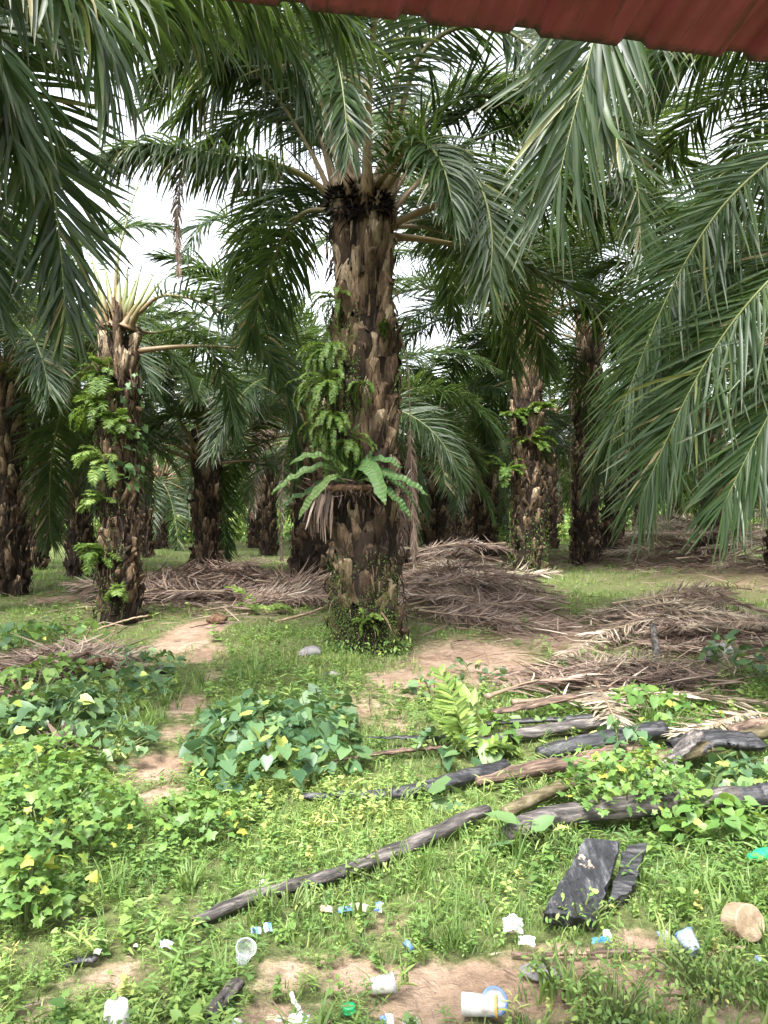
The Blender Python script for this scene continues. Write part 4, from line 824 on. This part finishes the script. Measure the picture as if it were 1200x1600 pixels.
def deadfrond(pts, label, seed, straw=1, **kw):
    g = Geo(); k = dict(pet=.12, n=75, ll=.30, lw=.022, droop=.12, segs=4, br=.026, planes=(-10, 5), a0=50, a1=20, jit=10, miss=.1, dead=.12, fold=.3); k.update(kw)
    pts = np.asarray(pts); c = pts.mean(0); c[2] = pts[:, 2].min()
    frond(g, pts-c, np.random.default_rng(seed), **k); tag(g.build('dry_frond', [M['straw' if straw else 'dry'], M['drypetiole']], loc=c), label, 'dead frond', 'single dead fronds on the log pile')
def L_(px, py, z=.0): return G(px, py)+[0, 0, z]
deadfrond([L_(800, 1117, .10), L_(900, 1115, .13), L_(1050, 1112, .15), L_(1195, 1118, .10)], 'long straw coloured dead frond lying level behind the logs to the right edge', 1, ll=.34)
deadfrond([L_(930, 1085, .12), L_(945, 1120, .15), L_(965, 1160, .14), L_(1010, 1190, .05)], 'straw coloured dead frond fanning down over the black log', 2, ll=.32, n=60)
deadfrond([L_(1190, 1010, .2), L_(1080, 1000, .3), L_(960, 1010, .22), L_(870, 1045, .08)], 'pale bleached dead frond across the top of the middle right heap', 3, ll=.42)
deadfrond([L_(1200, 985, .25), L_(1120, 975, .35), L_(1030, 985, .3), L_(960, 1010, .1)], 'arching brown dead frond with combed leaflets at the right heap', 4, 0, ll=.55)
deadfrond([L_(1230, 1140, .1), L_(1170, 1150, .16), L_(1110, 1165, .14), L_(1060, 1175, .12)], 'straw coloured dead frond at the right edge over the dark hollow', 5, ll=.28, n=60)
deadfrond([L_(760, 1100, .06), L_(840, 1085, .12), L_(930, 1080, .12), L_(1010, 1095, .05)], 'brown dead frond with splayed leaflets behind the grey plank', 6, 0, ll=.40)
deadfrond([L_(690, 900, .35), L_(720, 905, .45), L_(770, 925, .35), L_(830, 960, .1)], 'pale dead frond splayed over the crest of the heap right of the main palm', 7, 1, ll=.75, n=70, a0=60)
deadfrond([L_(640, 960, .15), L_(690, 965, .3), L_(750, 975, .25), L_(810, 990, .05)], 'brown dead frond at the front of the heap right of the main palm', 8, 0, ll=.6)
deadfrond([L_(50, 1095, .05), L_(20, 1100, .12), L_(-30, 1110, .1)], 'brown dead frond poking out at the left edge among the vines', 9, 0, ll=.3, n=40)
# dark dead clump in the vines
g = Geo(); rr = np.random.default_rng(8); N = 160
scatter(g, tpl, rr.normal(0, 1, (N, 3))*[.06, .05, .03]+[0, 0, .07], rots(rr.uniform(0, 6.28, N), rr.normal(.2, .6, N), rr.normal(0, .6, N)), np.stack([rr.uniform(.08, .2, N), rr.uniform(.015, .03, N), rr.uniform(.02, .06, N)], 1), rr.uniform(0, .3, N))
tag(g.build('dead_clump', M['dry'], loc=G(100, 1188)), 'dark brown matted dead clump lying in the vines at left', 'dead clump')

# ------------------------------------------------------------------ logs, planks and poles
def logpiece(name, pts, rad, m, label, seed, cat='log', flat=.85, seg=14, rough=.10, taper=None):
    rng = np.random.default_rng(seed); pts = np.asarray(pts, float); c = pts.mean(0); sp, L = catmull(pts-c, 26)
    r_ = np.interp(np.linspace(0, 1, 26), *(taper or ([0, 1], [rad, rad])))*(1+.05*np.sin(np.linspace(0, 9, 26)+seed)+rng.normal(0, .025, 26))
    sp = sp+np.stack([0*r_, rng.normal(0, .003, 26), rng.normal(0, .003, 26)], 1)
    # local x runs along the log so the grain follows it
    d = sp[-1]-sp[0]; yaw = math.atan2(d[1], d[0]); ca, sa = math.cos(-yaw), math.sin(-yaw)
    sp = np.stack([sp[:, 0]*ca-sp[:, 1]*sa, sp[:, 0]*sa+sp[:, 1]*ca, sp[:, 2]], 1)
    g = Geo(); tube(g, sp, r_, seg, flat=flat, rng=rng, rough=rough)
    o = g.build(name, M[m], loc=c); o.rotation_euler = (0, 0, yaw); return tag(o, label, cat)
logpiece('charred_pole', [L_(306, 1452, .03), L_(400, 1415, .04), L_(520, 1385, .05), L_(640, 1340, .06), L_(760, 1292, .09)], .036, 'burnt', 'long charred pole lying diagonally across the clearing', 1, 'pole', taper=([0, .1, .6, 1], [.022, .030, .038, .036]))
logpiece('charred_branch', [L_(470, 1250, .02), L_(560, 1252, .03), L_(640, 1250, .05), L_(720, 1235, .07), L_(790, 1215, .07)], .045, 'char', 'dark charred branch half sunk in weeds below the central kudzu mound', 2, 'branch', taper=([0, .5, 1], [.02, .05, .055]))
logpiece('black_plank', [L_(572, 1168, .07), L_(640, 1170, .08), L_(700, 1170, .08), L_(745, 1170, .08)], .045, 'char', 'thin black plank with a pointed tip left of the pale fern', 3, 'plank', flat=.4, taper=([0, .2, 1], [.006, .025, .04]), rough=.04)
logpiece('frond_stalk', [L_(520, 1196, .03), L_(580, 1192, .05), L_(640, 1186, .06), L_(700, 1180, .05)], .03, 'log', 'splintered fibrous frond stalk under the black plank', 4, 'stalk', flat=.5, taper=([0, .5, 1], [.012, .03, .03]), rough=.25)
logpiece('black_log', [L_(840, 1198, .09), L_(900, 1190, .10), L_(960, 1178, .11), L_(1035, 1165, .11)], .085, 'char', 'thick black log with a bluish sheen in the middle of the pile', 5, taper=([0, .06, .5, 1], [.045, .06, .068, .07]), rough=.06)
logpiece('brown_log', [L_(745, 1240, .07), L_(830, 1226, .09), L_(920, 1212, .10), L_(1010, 1190, .10)], .07, 'log', 'split brown log lying in front of the black log', 6, taper=([0, .3, .75, 1], [.025, .048, .06, .04]), rough=.13)
logpiece('mossy_log', [L_(790, 1290, .07), L_(870, 1260, .10), L_(960, 1232, .12), L_(1060, 1218, .15), L_(1215, 1180, .17)], .045, 'mosslog', 'long mossy pole running through the pile to the right edge', 7, taper=([0, .5, 1], [.035, .048, .05]), rough=.08)
logpiece('grey_log', [L_(790, 1330, .08), L_(850, 1312, .10), L_(930, 1300, .11), L_(1060, 1290, .12), L_(1150, 1282, .12)], .07, 'burnt', 'smooth thick grey log partly hidden by the lobed leaf vine', 8, rough=.035, taper=([0, .1, 1], [.045, .062, .068]))
logpiece('grey_log', [L_(1135, 1282, .11), L_(1180, 1278, .11), L_(1260, 1268, .11)], .07, 'char', 'smooth dark log end with a knot at the right edge', 9, rough=.035)
logpiece('thin_log', [L_(700, 1180, .04), L_(790, 1165, .06), L_(900, 1150, .08), L_(980, 1145, .08)], .05, 'burnt', 'grey log at the back of the pile under the straw fronds', 10, taper=([0, .4, 1], [.02, .045, .05]))
logpiece('grey_plank', [L_(765, 1135, .10), L_(840, 1126, .13), L_(960, 1105, .17)], .06, 'log', 'weathered grey brown plank lying on the straw fronds behind the logs', 11, 'plank', flat=.35, taper=([0, .5, 1], [.05, .06, .02]), rough=.05)
logpiece('dark_plank', [L_(760, 1148, .08), L_(850, 1146, .10), L_(930, 1143, .11)], .035, 'char', 'dark narrow plank under the weathered grey plank', 12, 'plank', flat=.5, rough=.06)
logpiece('leaning_plank', [L_(1020, 1240, .10), L_(1060, 1222, .18), L_(1090, 1208, .25)], .05, 'burnt', 'short grey plank leaning on the mossy pole', 13, 'plank', flat=.4, rough=.08)
logpiece('roof_scrap', [L_(1055, 1205, .12), L_(1110, 1198, .17), L_(1180, 1195, .14)], .15, 'char', 'black broken board over the dark hollow at the right', 14, 'board', flat=.28, rough=.12)
logpiece('brown_board', [L_(1140, 1180, .16), L_(1175, 1178, .2), L_(1230, 1172, .2)], .05, 'log', 'reddish brown board end poking out at the right edge', 15, 'board', flat=.5, rough=.1)
logpiece('grey_stump', [L_(1105, 1040, .12), L_(1135, 1036, .14)], .10, 'stone', 'grey wood block lying in the frond heap at the right edge', 16, 'block', flat=.9, rough=.06)
logpiece('bleached_stalk', [L_(1022, 1062, .04), L_(1026, 1040, .12), L_(1020, 1010, .26)], .035, 'burnt', 'bleached split stalk standing up out of the middle right heap', 17, 'stalk', flat=.4, rough=.18)
logpiece('half_buried_stick', [L_(318, 1612, .02), L_(345, 1580, .03), L_(372, 1548, .03)], .022, 'burnt', 'dark half buried stick at the bottom edge left of centre', 18, 'stick', rough=.15)
logpiece('heap_branch', [L_(95, 1068, .16), L_(120, 1056, .19), L_(145, 1045, .2)], .03, 'log', 'brown branch lying across the small dead frond heap at left', 19, 'branch')
logpiece('heap_husk', [L_(140, 1062, .14), L_(155, 1060, .15), L_(172, 1058, .14)], .055, 'root', 'dark husk lying on the small dead frond heap at left', 20, 'husk', rough=.2)
logpiece('thin_stick', [L_(800, 1497, .012), L_(900, 1496, .015), L_(1000, 1494, .02), L_(1080, 1492, .018)], .008, 'log', 'thin brown stick lying level above the bottom right weeds', 21, 'stick')
logpiece('pale_stick', [L_(1100, 1495, .015), L_(1165, 1490, .02)], .007, 'cutwood', 'short pale stick below the cut round of wood', 22, 'stick')
logpiece('pale_stick', [L_(870, 1499, .022), L_(915, 1498, .022)], .007, 'cutwood', 'short pale stick lying on the thin brown stick', 23, 'stick')
logpiece('dark_stick', [L_(105, 1508, .012), L_(150, 1503, .012)], .012, 'char', 'short black stick on the bare patch at lower left', 24, 'stick')
logpiece('fallen_stalk', [L_(430, 975, .03), L_(480, 965, .06), L_(520, 950, .08)], .022, 'cutwood', 'pale stick in the grass left of the main palm foot', 25, 'stick')
logpiece('leaning_stalk', [L_(150, 990, .05), P(200, 968, 11.4), P(232, 962, 11.6)], .014, 'cutwood', 'thin pale stalk leaning at the foot of the fern clad palm', 26, 'stalk')
for i, (a, b) in enumerate([((118, 1012), (108, 988)), ((126, 1010), (140, 980)), ((170, 1002), (182, 975)), ((160, 1002), (178, 985)), ((30, 1105), (18, 1060))]):
    p = G(*a); q = P(b[0], b[1], p[1]-.1)
    logpiece('dry_straw', [p, (p+q)/2+[.02, 0, .01], q], .008, 'cutwood', ['dry straw stem standing in the left vines, leaning left', 'dry straw stem standing behind the small dead heap, leaning right', 'tallest straw stem right of the small dead heap', 'slanting straw stem beside the tallest one', 'yellow straw stem at the left edge of the picture'][i], 30+i, 'stem')
# the charred slab leaning on the grey log
def slab(c, label, name, m, seed):
    rng = np.random.default_rng(seed); nu, nv = 16, 10; g = Geo(); c = np.asarray(c); o = c.mean(0)
    u = np.linspace(0, 1, nu)[:, None, None]; v = np.linspace(0, 1, nv)[None, :, None]
    top = (1-u)*((1-v)*c[0]+v*c[1])+u*((1-v)*c[2]+v*c[3]); n = nrm(np.cross(c[1]-c[0], c[2]-c[0])); n = n*np.sign(n[2])
    wob = .004*np.sin(u*5+v*3)+rng.normal(0, .0004, (nu, nv, 1)); top = top+n*wob; bot = top-n*.06+n*rng.normal(0, .004, (nu, nv, 1))
    top[0] += rng.normal(0, .006, (nv, 3))*[1, 1, .2]; top[:, 0] += rng.normal(0, .004, (nu, 3))*[1, 1, .2]; top[:, -1] += rng.normal(0, .004, (nu, 3))*[1, 1, .2]
    idx = np.arange(nu*nv).reshape(nu, nv); a = idx[:-1, :-1]; b = idx[1:, :-1]; d = idx[1:, 1:]; e = idx[:-1, 1:]
    Q = list(np.stack([a, b, d, e], -1).reshape(-1, 4))+list(np.stack([a, e, d, b], -1).reshape(-1, 4)+nu*nv)
    per = list(idx[0, :])+list(idx[1:, -1])+list(idx[-1, -2::-1])+list(idx[-2:0:-1, 0])
    Q += [(per[i], per[(i+1) % len(per)], per[(i+1) % len(per)]+nu*nv, per[i]+nu*nv) for i in range(len(per))]
    g.add(np.concatenate([top.reshape(-1, 3), bot.reshape(-1, 3)])-o, Q); return tag(g.build(name, M[m], loc=o, smooth=False), label, 'slab')
slab([P(850, 1425, 3.26), P(930, 1440, 3.22), P(916, 1308, 3.62), P(970, 1316, 3.62)], 'broad charred black slab leaning on the logs, its cut end toward the viewer', 'charred_slab', 'slab', 3)
slab([P(950, 1412, 3.36), P(988, 1390, 3.46), P(978, 1320, 3.75), P(1012, 1318, 3.78)], 'narrow black board beside the right edge of the broad charred slab', 'charred_board', 'char', 4)

# stones and clods
def rock(px, py, r, m, label, name, cat, seed, sq=.6):
    rng = np.random.default_rng(seed); nu, nv = 16, 9; g = Geo(); th = np.linspace(0, 2*np.pi, nu, endpoint=False); ph = np.linspace(-.5*np.pi, .5*np.pi, nv)
    Pn = np.stack([np.cos(ph)[:, None]*np.cos(th), np.cos(ph)[:, None]*np.sin(th), np.sin(ph)[:, None]+0*th], -1)
    k = rng.normal(0, 1, (5, 3)); d = sum(.09*np.sin(Pn@q*2.1+i) for i, q in enumerate(k)); V = Pn*(1+d)[..., None]*[r*1.25, r, r*sq]
    i = np.arange(nv-1)[:, None]*nu; j = np.arange(nu)[None]; jn = (j+1) % nu
    g.add(V.reshape(-1, 3), np.stack([i+j, i+jn, i+nu+jn, i+nu+j], -1).reshape(-1, 4)); tag(g.build(name, M[m], loc=G(px, py)+[0, 0, r*sq*.45]), label, cat)
rock(483, 1024, .11, 'stone', 'grey stone in the grass left of the main palm foot', 'stone', 'stone', 1)
rock(517, 1055, .07, 'stone', 'small flat stone below the main palm foot', 'stone', 'stone', 2, .4)
rock(340, 972, .12, 'root', 'dark brown clod at the end of the bare path', 'clod', 'clod', 3)
rock(958, 868, .5, 'stone', 'grey mound at the foot of the shaggy leaning palm', 'grey_mound', 'mound', 4, .55)
rock(845, 1522, .05, 'stone', 'flat round grey stone half hidden in weeds near the bottom right', 'stone', 'stone', 5, .3)
rock(258, 1052, .08, 'char', 'black lump beside the vines left of the path', 'black_lump', 'lump', 6)
rock(545, 1120, .06, 'root', 'small dark clod right of the central kudzu mound', 'clod', 'clod', 7)
# cut round of wood
def lathe(g, prof, seg=20, mat=0, axis=None, rnd=.5):
    prof = np.asarray(prof, float); n = len(prof); th = np.arange(seg)/seg*2*np.pi
    V = np.stack([prof[:, 0:1]*np.cos(th), prof[:, 0:1]*np.sin(th), prof[:, 1:2]+0*th], -1)
    i = np.arange(n-1)[:, None]*seg; j = np.arange(seg)[None]; jn = (j+1) % seg
    g.add(V.reshape(-1, 3), np.stack([i+j, i+jn, i+seg+jn, i+seg+j], -1).reshape(-1, 4), None, rnd, 0, mat)
def place(o, p, tilt, yaw): o.location = tuple(p); o.rotation_euler = (tilt, 0, yaw); return o
g = Geo(); lathe(g, [(0, -.045), (.062, -.045), (.066, -.04), (.068, 0), (.066, .04), (.062, .045), (.02, .042), (0, .043)], 22)
place(tag(g.build('wood_round', M['cutwood'], smooth=False), 'pale cut round of wood lying on its side near the right edge', 'wood round'), L_(1160, 1468, .065), R(70), R(20))

# ------------------------------------------------------------------ rubbish
def plastic(name, col, fac, rough=.2, trans_col=(.95, .97, .98)):
    m, t = mat(name); k = NT(t); dirt = k.ramp(k.noise(38, 5, .7, k.pos()), [(.46, (0, 0, 0)), (.66, (1, 1, 1))]); b = k.bsdf(k.mix(k.math('MULTIPLY', dirt, .65), col, (.22, .16, .11)), rough, .45); tr = k.n('BsdfTransparent'); tr.inputs[0].default_value = (*trans_col, 1); mx = k.n('MixShader'); mx.inputs[0].default_value = fac
    k.l(tr.outputs[0], mx.inputs[1]); k.l(b, mx.inputs[2]); k.out(mx.outputs[0]); return m
M['clear'] = plastic('clear_plastic', (.68, .71, .74), .34); M['white'] = plastic('white_plastic', (.52, .52, .50), 1., .45); M['milky'] = plastic('milky_plastic', (.60, .60, .57), .58, .35)
M['blue'] = plastic('blue_print', (.09, .19, .42), .95, .3); M['paleblue'] = plastic('pale_blue_plastic', (.42, .52, .66), .7, .3); M['teal'] = plastic('teal_plastic', (.03, .17, .27), .95, .35)
M['greenpet'] = plastic('green_bottle_plastic', (.02, .45, .16), .72, .15, (.35, .85, .5)); M['yellow'] = plastic('yellow_plastic', (.72, .42, .05), 1., .4); M['card'] = plastic('torn_card', (.34, .27, .20), 1., .8)
GL = 'rubbish strewn over the clearing'
def cup(px, py, lift, tilt, yaw, label, body='clear', rim='clear', h=.076, r0=.024, r1=.034, name='plastic_cup', dent=0., base=True, seed=1, cat='cup'):
    rng = np.random.default_rng(seed); p = G(px, py)+[0, 0, lift]; root = thing(name, p, label, cat, GL); root.rotation_euler = (R(tilt), 0, R(yaw))
    def squash(g):
        if dent:
            for i in range(len(g.V)):
                v = g.V[i]; a = np.arctan2(v[:, 1], v[:, 0]); rr = np.hypot(v[:, 0], v[:, 1]); v = v.copy(); f = 1-dent*np.exp(-((a-1.2)**2)*1.5)*np.clip(v[:, 2:3].ravel()/h, .2, 1)+.05*dent*np.sin(a*5); v[:, 0] *= f; v[:, 1] *= f; g.V[i] = v
        return g
    g = Geo(); lathe(g, ([(0, .004), (r0*.7, .002)] if base else [])+[(r0, 0), (r0+(r1-r0)*.3, h*.3), (r0+(r1-r0)*.34, h*.32), (r0+(r1-r0)*.7, h*.7), (r1, h)], 24); squash(g).build('cup_body', M[body], root)
    g = Geo(); lathe(g, [(r1, h-.006), (r1+.003, h-.003), (r1+.004, h), (r1+.002, h+.002), (r1-.001, h)], 24); squash(g).build('cup_rim', M[rim], root)
    return root
cup(378, 1508, .02, 35, 30, 'clear plastic cup tipped in the grass below the charred pole', seed=1)
cup(580, 1562, .045, 82, 100, 'clear cup with a blue rim lying on its side on bare soil', 'milky', 'paleblue', dent=.25, name='plastic_cup')
cup(640, 1606, .03, 150, 20, 'upturned milky cup at the bottom edge beside the blue rimmed one', 'milky', 'milky', dent=.15)
cup(182, 1612, .09, 178, 0, 'white upturned cup cut by the bottom edge at left', 'white', 'white', h=.09, r0=.034, r1=.044)
cup(722, 1590, .045, 86, 80, 'white cup with a yellow mouth lying on its side at the bottom', 'white', 'yellow', h=.11, r0=.036, r1=.034, dent=.3)
cup(1088, 1502, .03, 60, 200, 'crushed blue and white cup near the thin stick at lower right', 'paleblue', 'blue', dent=.5, h=.08)
cup(545, 1600, .06, 178, 0, 'small green plastic cap at the bottom edge by the white spoon', 'greenpet', 'greenpet', h=.02, r0=.02, r1=.02, name='bottle_cap', cat='cap')
cup(635, 1487, .012, 60, 120, 'bright blue bottle cap below the bluish grass tuft', 'blue', 'blue', h=.018, r0=.022, r1=.022, name='bottle_cap', cat='cap')
# lid with worn white print
root = thing('cup_lid', L_(772, 1592, .055), 'round pale blue cup lid with worn white print standing in the weeds', 'lid', GL); root.rotation_euler = (R(52), 0, R(8))
g = Geo(); lathe(g, [(0, .002), (.036, .002), (.037, .006)], 28); g.build('lid_disc', M['paleblue'], root)
g = Geo(); lathe(g, [(.036, .001), (.041, 0), (.044, .006), (.041, .011), (.036, .009)], 28); g.build('lid_rim', M['blue'], root)
g = Geo()
for x0, y0, l, a in [(-.020, .004, .010, 1.2), (-.012, .004, .012, 1.5), (-.003, .002, .010, .2), (.006, .004, .012, 1.4), (.014, .003, .009, .1), (-.014, -.010, .012, .1), (.002, -.011, .014, .05), (-.008, .014, .016, .1)]:
    d = np.array([math.cos(a), math.sin(a), 0])*l/2; q = np.array([-math.sin(a), math.cos(a), 0])*.0016; c = np.array([x0, y0, .0045])
    g.add([c-d-q, c+d-q, c+d+q, c-d+q], [(0, 1, 2, 3)])
g.build('worn_print', M['white'], root)
def scrap(px, py, w_, h_, m1, m2, label, seed, split=.5, lift=.02, name='plastic_wrapper', cat='wrapper', crumple=.35):
    rng = np.random.default_rng(seed); p = G(px, py); s = p[1]/F_PX*.7; W, H = w_*s, h_*s*1.15; nu, nv = 14, 11
    u, v = np.meshgrid(np.linspace(-.5, .5, nu), np.linspace(-.5, .5, nv), indexing='ij'); z = np.zeros_like(u); dx = np.zeros_like(u); dy = np.zeros_like(u)
    for i in range(9):
        a = rng.uniform(0, 6.28); f = rng.uniform(3, 11); ph = rng.uniform(0, 6.28); q = np.abs(np.sin((u*math.cos(a)+v*math.sin(a))*f+ph)); z += q*crumple/4.5; dx += .05*(q-.5)*math.cos(a); dy += .05*(q-.5)*math.sin(a)
    z = z*(1.1-1.6*(u**2+v**2)); V = np.stack([(u+dx)*W, (v+dy)*.6*H, (z*min(W, H)*.8+(v+.5)*.5*H)], -1)
    edge = 1+rng.normal(0, .045, (nu, nv, 1))*((np.abs(u) > .45)|(np.abs(v) > .45))[..., None]; V = V*edge
    idx = np.arange(nu*nv).reshape(nu, nv); Q = np.stack([idx[:-1, :-1], idx[1:, :-1], idx[1:, 1:], idx[:-1, 1:]], -1)
    k = int((nu-1)*split); root = thing(name, p+[0, 0, lift], label, cat, GL); root.rotation_euler = (0, 0, rng.uniform(-.4, .4))
    g = Geo(); g.add(V.reshape(-1, 3), Q.reshape(-1, 4)); g.mq[0] = np.repeat((np.arange(nu-1) >= k).astype(int), nv-1); me = g.mesh('sheet', [M[m1], M[m2]]); link('sheet', me, root)
scrap(412, 1394, 24, 18, 'white', 'milky', 'small crumpled white plastic piece above the charred pole', 1)
scrap(400, 1468, 22, 16, 'blue', 'paleblue', 'crumpled blue wrapper under the lower end of the charred pole, left half', 2, .8)
scrap(418, 1464, 18, 22, 'paleblue', 'blue', 'crumpled pale blue wrapper beside the other one under the charred pole', 3)
scrap(260, 1490, 30, 18, 'paleblue', 'clear', 'faded bluish plastic film in the grass at lower left', 4, .6)
scrap(152, 1500, 16, 12, 'white', 'white', 'small white scrap on the bare patch at lower left', 5)
scrap(212, 1488, 9, 7, 'white', 'white', 'tiny white scrap in the grass right of the lower left bare patch', 6)
scrap(606, 1612, 30, 24, 'blue', 'white', 'blue and white wrapper at the bottom edge under the upturned cup', 7, .4)
scrap(592, 1432, 16, 24, 'blue', 'paleblue', 'blue wrapper standing right of the torn card near the pole', 8, .7)
scrap(800, 1470, 44, 36, 'paleblue', 'clear', 'clear plastic bag with a blue corner in front of the charred slab', 9, .35, crumple=.6)
scrap(824, 1486, 34, 22, 'milky', 'white', 'white plastic film below the clear bag near the charred slab', 10)
scrap(938, 1482, 42, 14, 'teal', 'teal', 'teal plastic strip in the weeds under the charred slab', 11)
scrap(948, 1474, 18, 22, 'white', 'clear', 'white scrap caught in the weeds above the teal strip', 12)
scrap(1037, 1478, 26, 22, 'blue', 'clear', 'clear wrapper with blue edge left of the crushed cup', 13, .35)
scrap(1185, 1512, 16, 14, 'blue', 'paleblue', 'small blue scrap in the weeds at the right edge', 14)
scrap(466, 1612, 44, 26, 'white', 'paleblue', 'white plastic spoon bag at the bottom edge with a long neck', 15, .75)
logpiece('plastic_spoon', [L_(455, 1578, .05), L_(462, 1590, .045), L_(474, 1604, .03)], .008, 'white', 'white plastic spoon handle poking up at the bottom edge', 40, 'spoon', rough=.02)
scrap(430, 1606, 40, 14, 'card', 'milky', 'torn crumpled paper at the bottom edge left of the white spoon', 16, .6)
scrap(370, 1612, 26, 14, 'paleblue', 'clear', 'pale blue film at the bottom edge beside the half buried stick', 17)
scrap(510, 1432, 26, 16, 'card', 'card', 'torn pale card piece lying left of the dark card in the grass', 18, .5, crumple=.2)
scrap(560, 1430, 42, 18, 'card', 'card', 'torn brown card lying under the charred pole', 19, .5, crumple=.2)
scrap(540, 1432, 34, 12, 'teal', 'teal', 'dark torn card strip between the two pale card pieces', 20, .5, crumple=.2)
scrap(735, 1100, 14, 20, 'white', 'white', 'small white scrap or flower behind the pale fern', 21)
scrap(10, 1372, 22, 26, 'palefern', 'palefern', 'pale folded leaf at the left edge above the lobed leaf shrub', 22, name='folded_leaf', cat='leaf')
# green bottle at the right edge
root = thing('plastic_bottle', L_(1196, 1352, .05), 'translucent green plastic bottle lying in the grass at the right edge', 'bottle', GL); root.rotation_euler = (R(84), 0, R(-60))
g = Geo(); lathe(g, [(0, -.08), (.026, -.08), (.031, -.074), (.031, -.05), (.029, -.045), (.031, -.04), (.031, -.01), (.029, -.005), (.031, 0), (.031, .04), (.026, .065), (.014, .085), (.012, .10)], 20); g.build('bottle_body', M['greenpet'], root)
g = Geo(); lathe(g, [(.014, .098), (.0145, .113), (.012, .115), (0, .115)], 16); g.build('bottle_cap', M['greenpet'], root)

# ------------------------------------------------------------------ red corrugated roof edge over the viewer
def roof():
    m, t = mat('red_roof_paint'); k = NT(t); o = k.obj(); n1 = k.noise(7, 6, .7, o); n2 = k.noise(45, 4, .7, o)
    mp = k.n('Mapping'); mp.inputs['Scale'].default_value = (9, .6, 1); k.l(o, mp.inputs[0]); n3 = k.noise(2.5, 4, .6, mp.outputs[0])
    col = k.mix(k.ramp(n3, [(.40, (0, 0, 0)), (.60, (1, 1, 1))]), (.25, .026, .07), (.36, .058, .135))
    col = k.mix(k.ramp(n1, [(.45, (0, 0, 0)), (.75, (1, 1, 1))]), col, (.19, .03, .06))
    col = k.mix(k.ramp(k.noise(3.1, 5, .7, mp.outputs[0]), [(.57, (0, 0, 0)), (.66, (.75, .75, .75))]), col, (.07, .022, .02))
    sp = k.n('SeparateXYZ'); k.l(o, sp.inputs[0])
    grime = k.ramp(k.math('ADD', sp.outputs[1], k.math('MULTIPLY', k.math('SUBTRACT', n2, .5), .05)), [(.0, (1, 1, 1)), (.022, (0, 0, 0))])
    col = k.mix(k.math('MULTIPLY', grime, .93), col, (.012, .010, .009))
    k.out(k.bsdf(col, .55, .4, k.bump(n2, .3, .003)))
    pitch, pan, rise = .205, .145, .013; g = Geo(); nx = int(4.2/pitch); xs, zs = [], []
    for i in range(-nx//2, nx//2):
        for a, b in ((0, 0), (pan*.5, .0015), (pan, 0), (pan+.012, rise), (pan+.048, rise)): xs.append(i*pitch+a); zs.append(b)
    xs, zs = np.array(xs), np.array(zs); n = len(xs); ys = np.r_[np.linspace(0, .1, 6), np.linspace(.2, 2.4, 12)]
    rng = np.random.default_rng(6); wig = rng.normal(0, .0016, n)
    lay = []
    for off in (0, .004):
        V = np.stack([np.broadcast_to(xs, (len(ys), n)), ys[:, None]+np.where(ys[:, None] == 0, wig, 0), zs+off+.20*ys[:, None]], -1); lay.append(V.reshape(-1, 3))
    i = np.arange((len(ys)-1)*n).reshape(-1, n)[:, :-1].ravel(); Qb = np.stack([i, i+n, i+n+1, i+1], 1); m_ = len(ys)*n
    e = np.arange(n-1); ed = np.stack([e, e+1, e+1+m_, e+m_], 1)
    g.add(np.concatenate(lay), np.concatenate([Qb, Qb[:, ::-1]+m_, ed]))
    o = g.build('roof_sheet', m, smooth=False); a = P(430, 12, 1.43); b = P(1195, 98, 1.60)
    d = b-a; yaw = math.atan2(d[1], d[0]); o.location = tuple(a+np.array([0, 0, .0])); o.rotation_euler = (0, math.atan2(-d[2], math.hypot(d[0], d[1])), yaw+math.pi)
    o.rotation_euler = (0, math.atan2(d[2], math.hypot(d[0], d[1])), yaw+math.pi)
    tag(o, 'grimy red corrugated metal roof edge crossing the top of the picture', 'roof sheet')
roof()
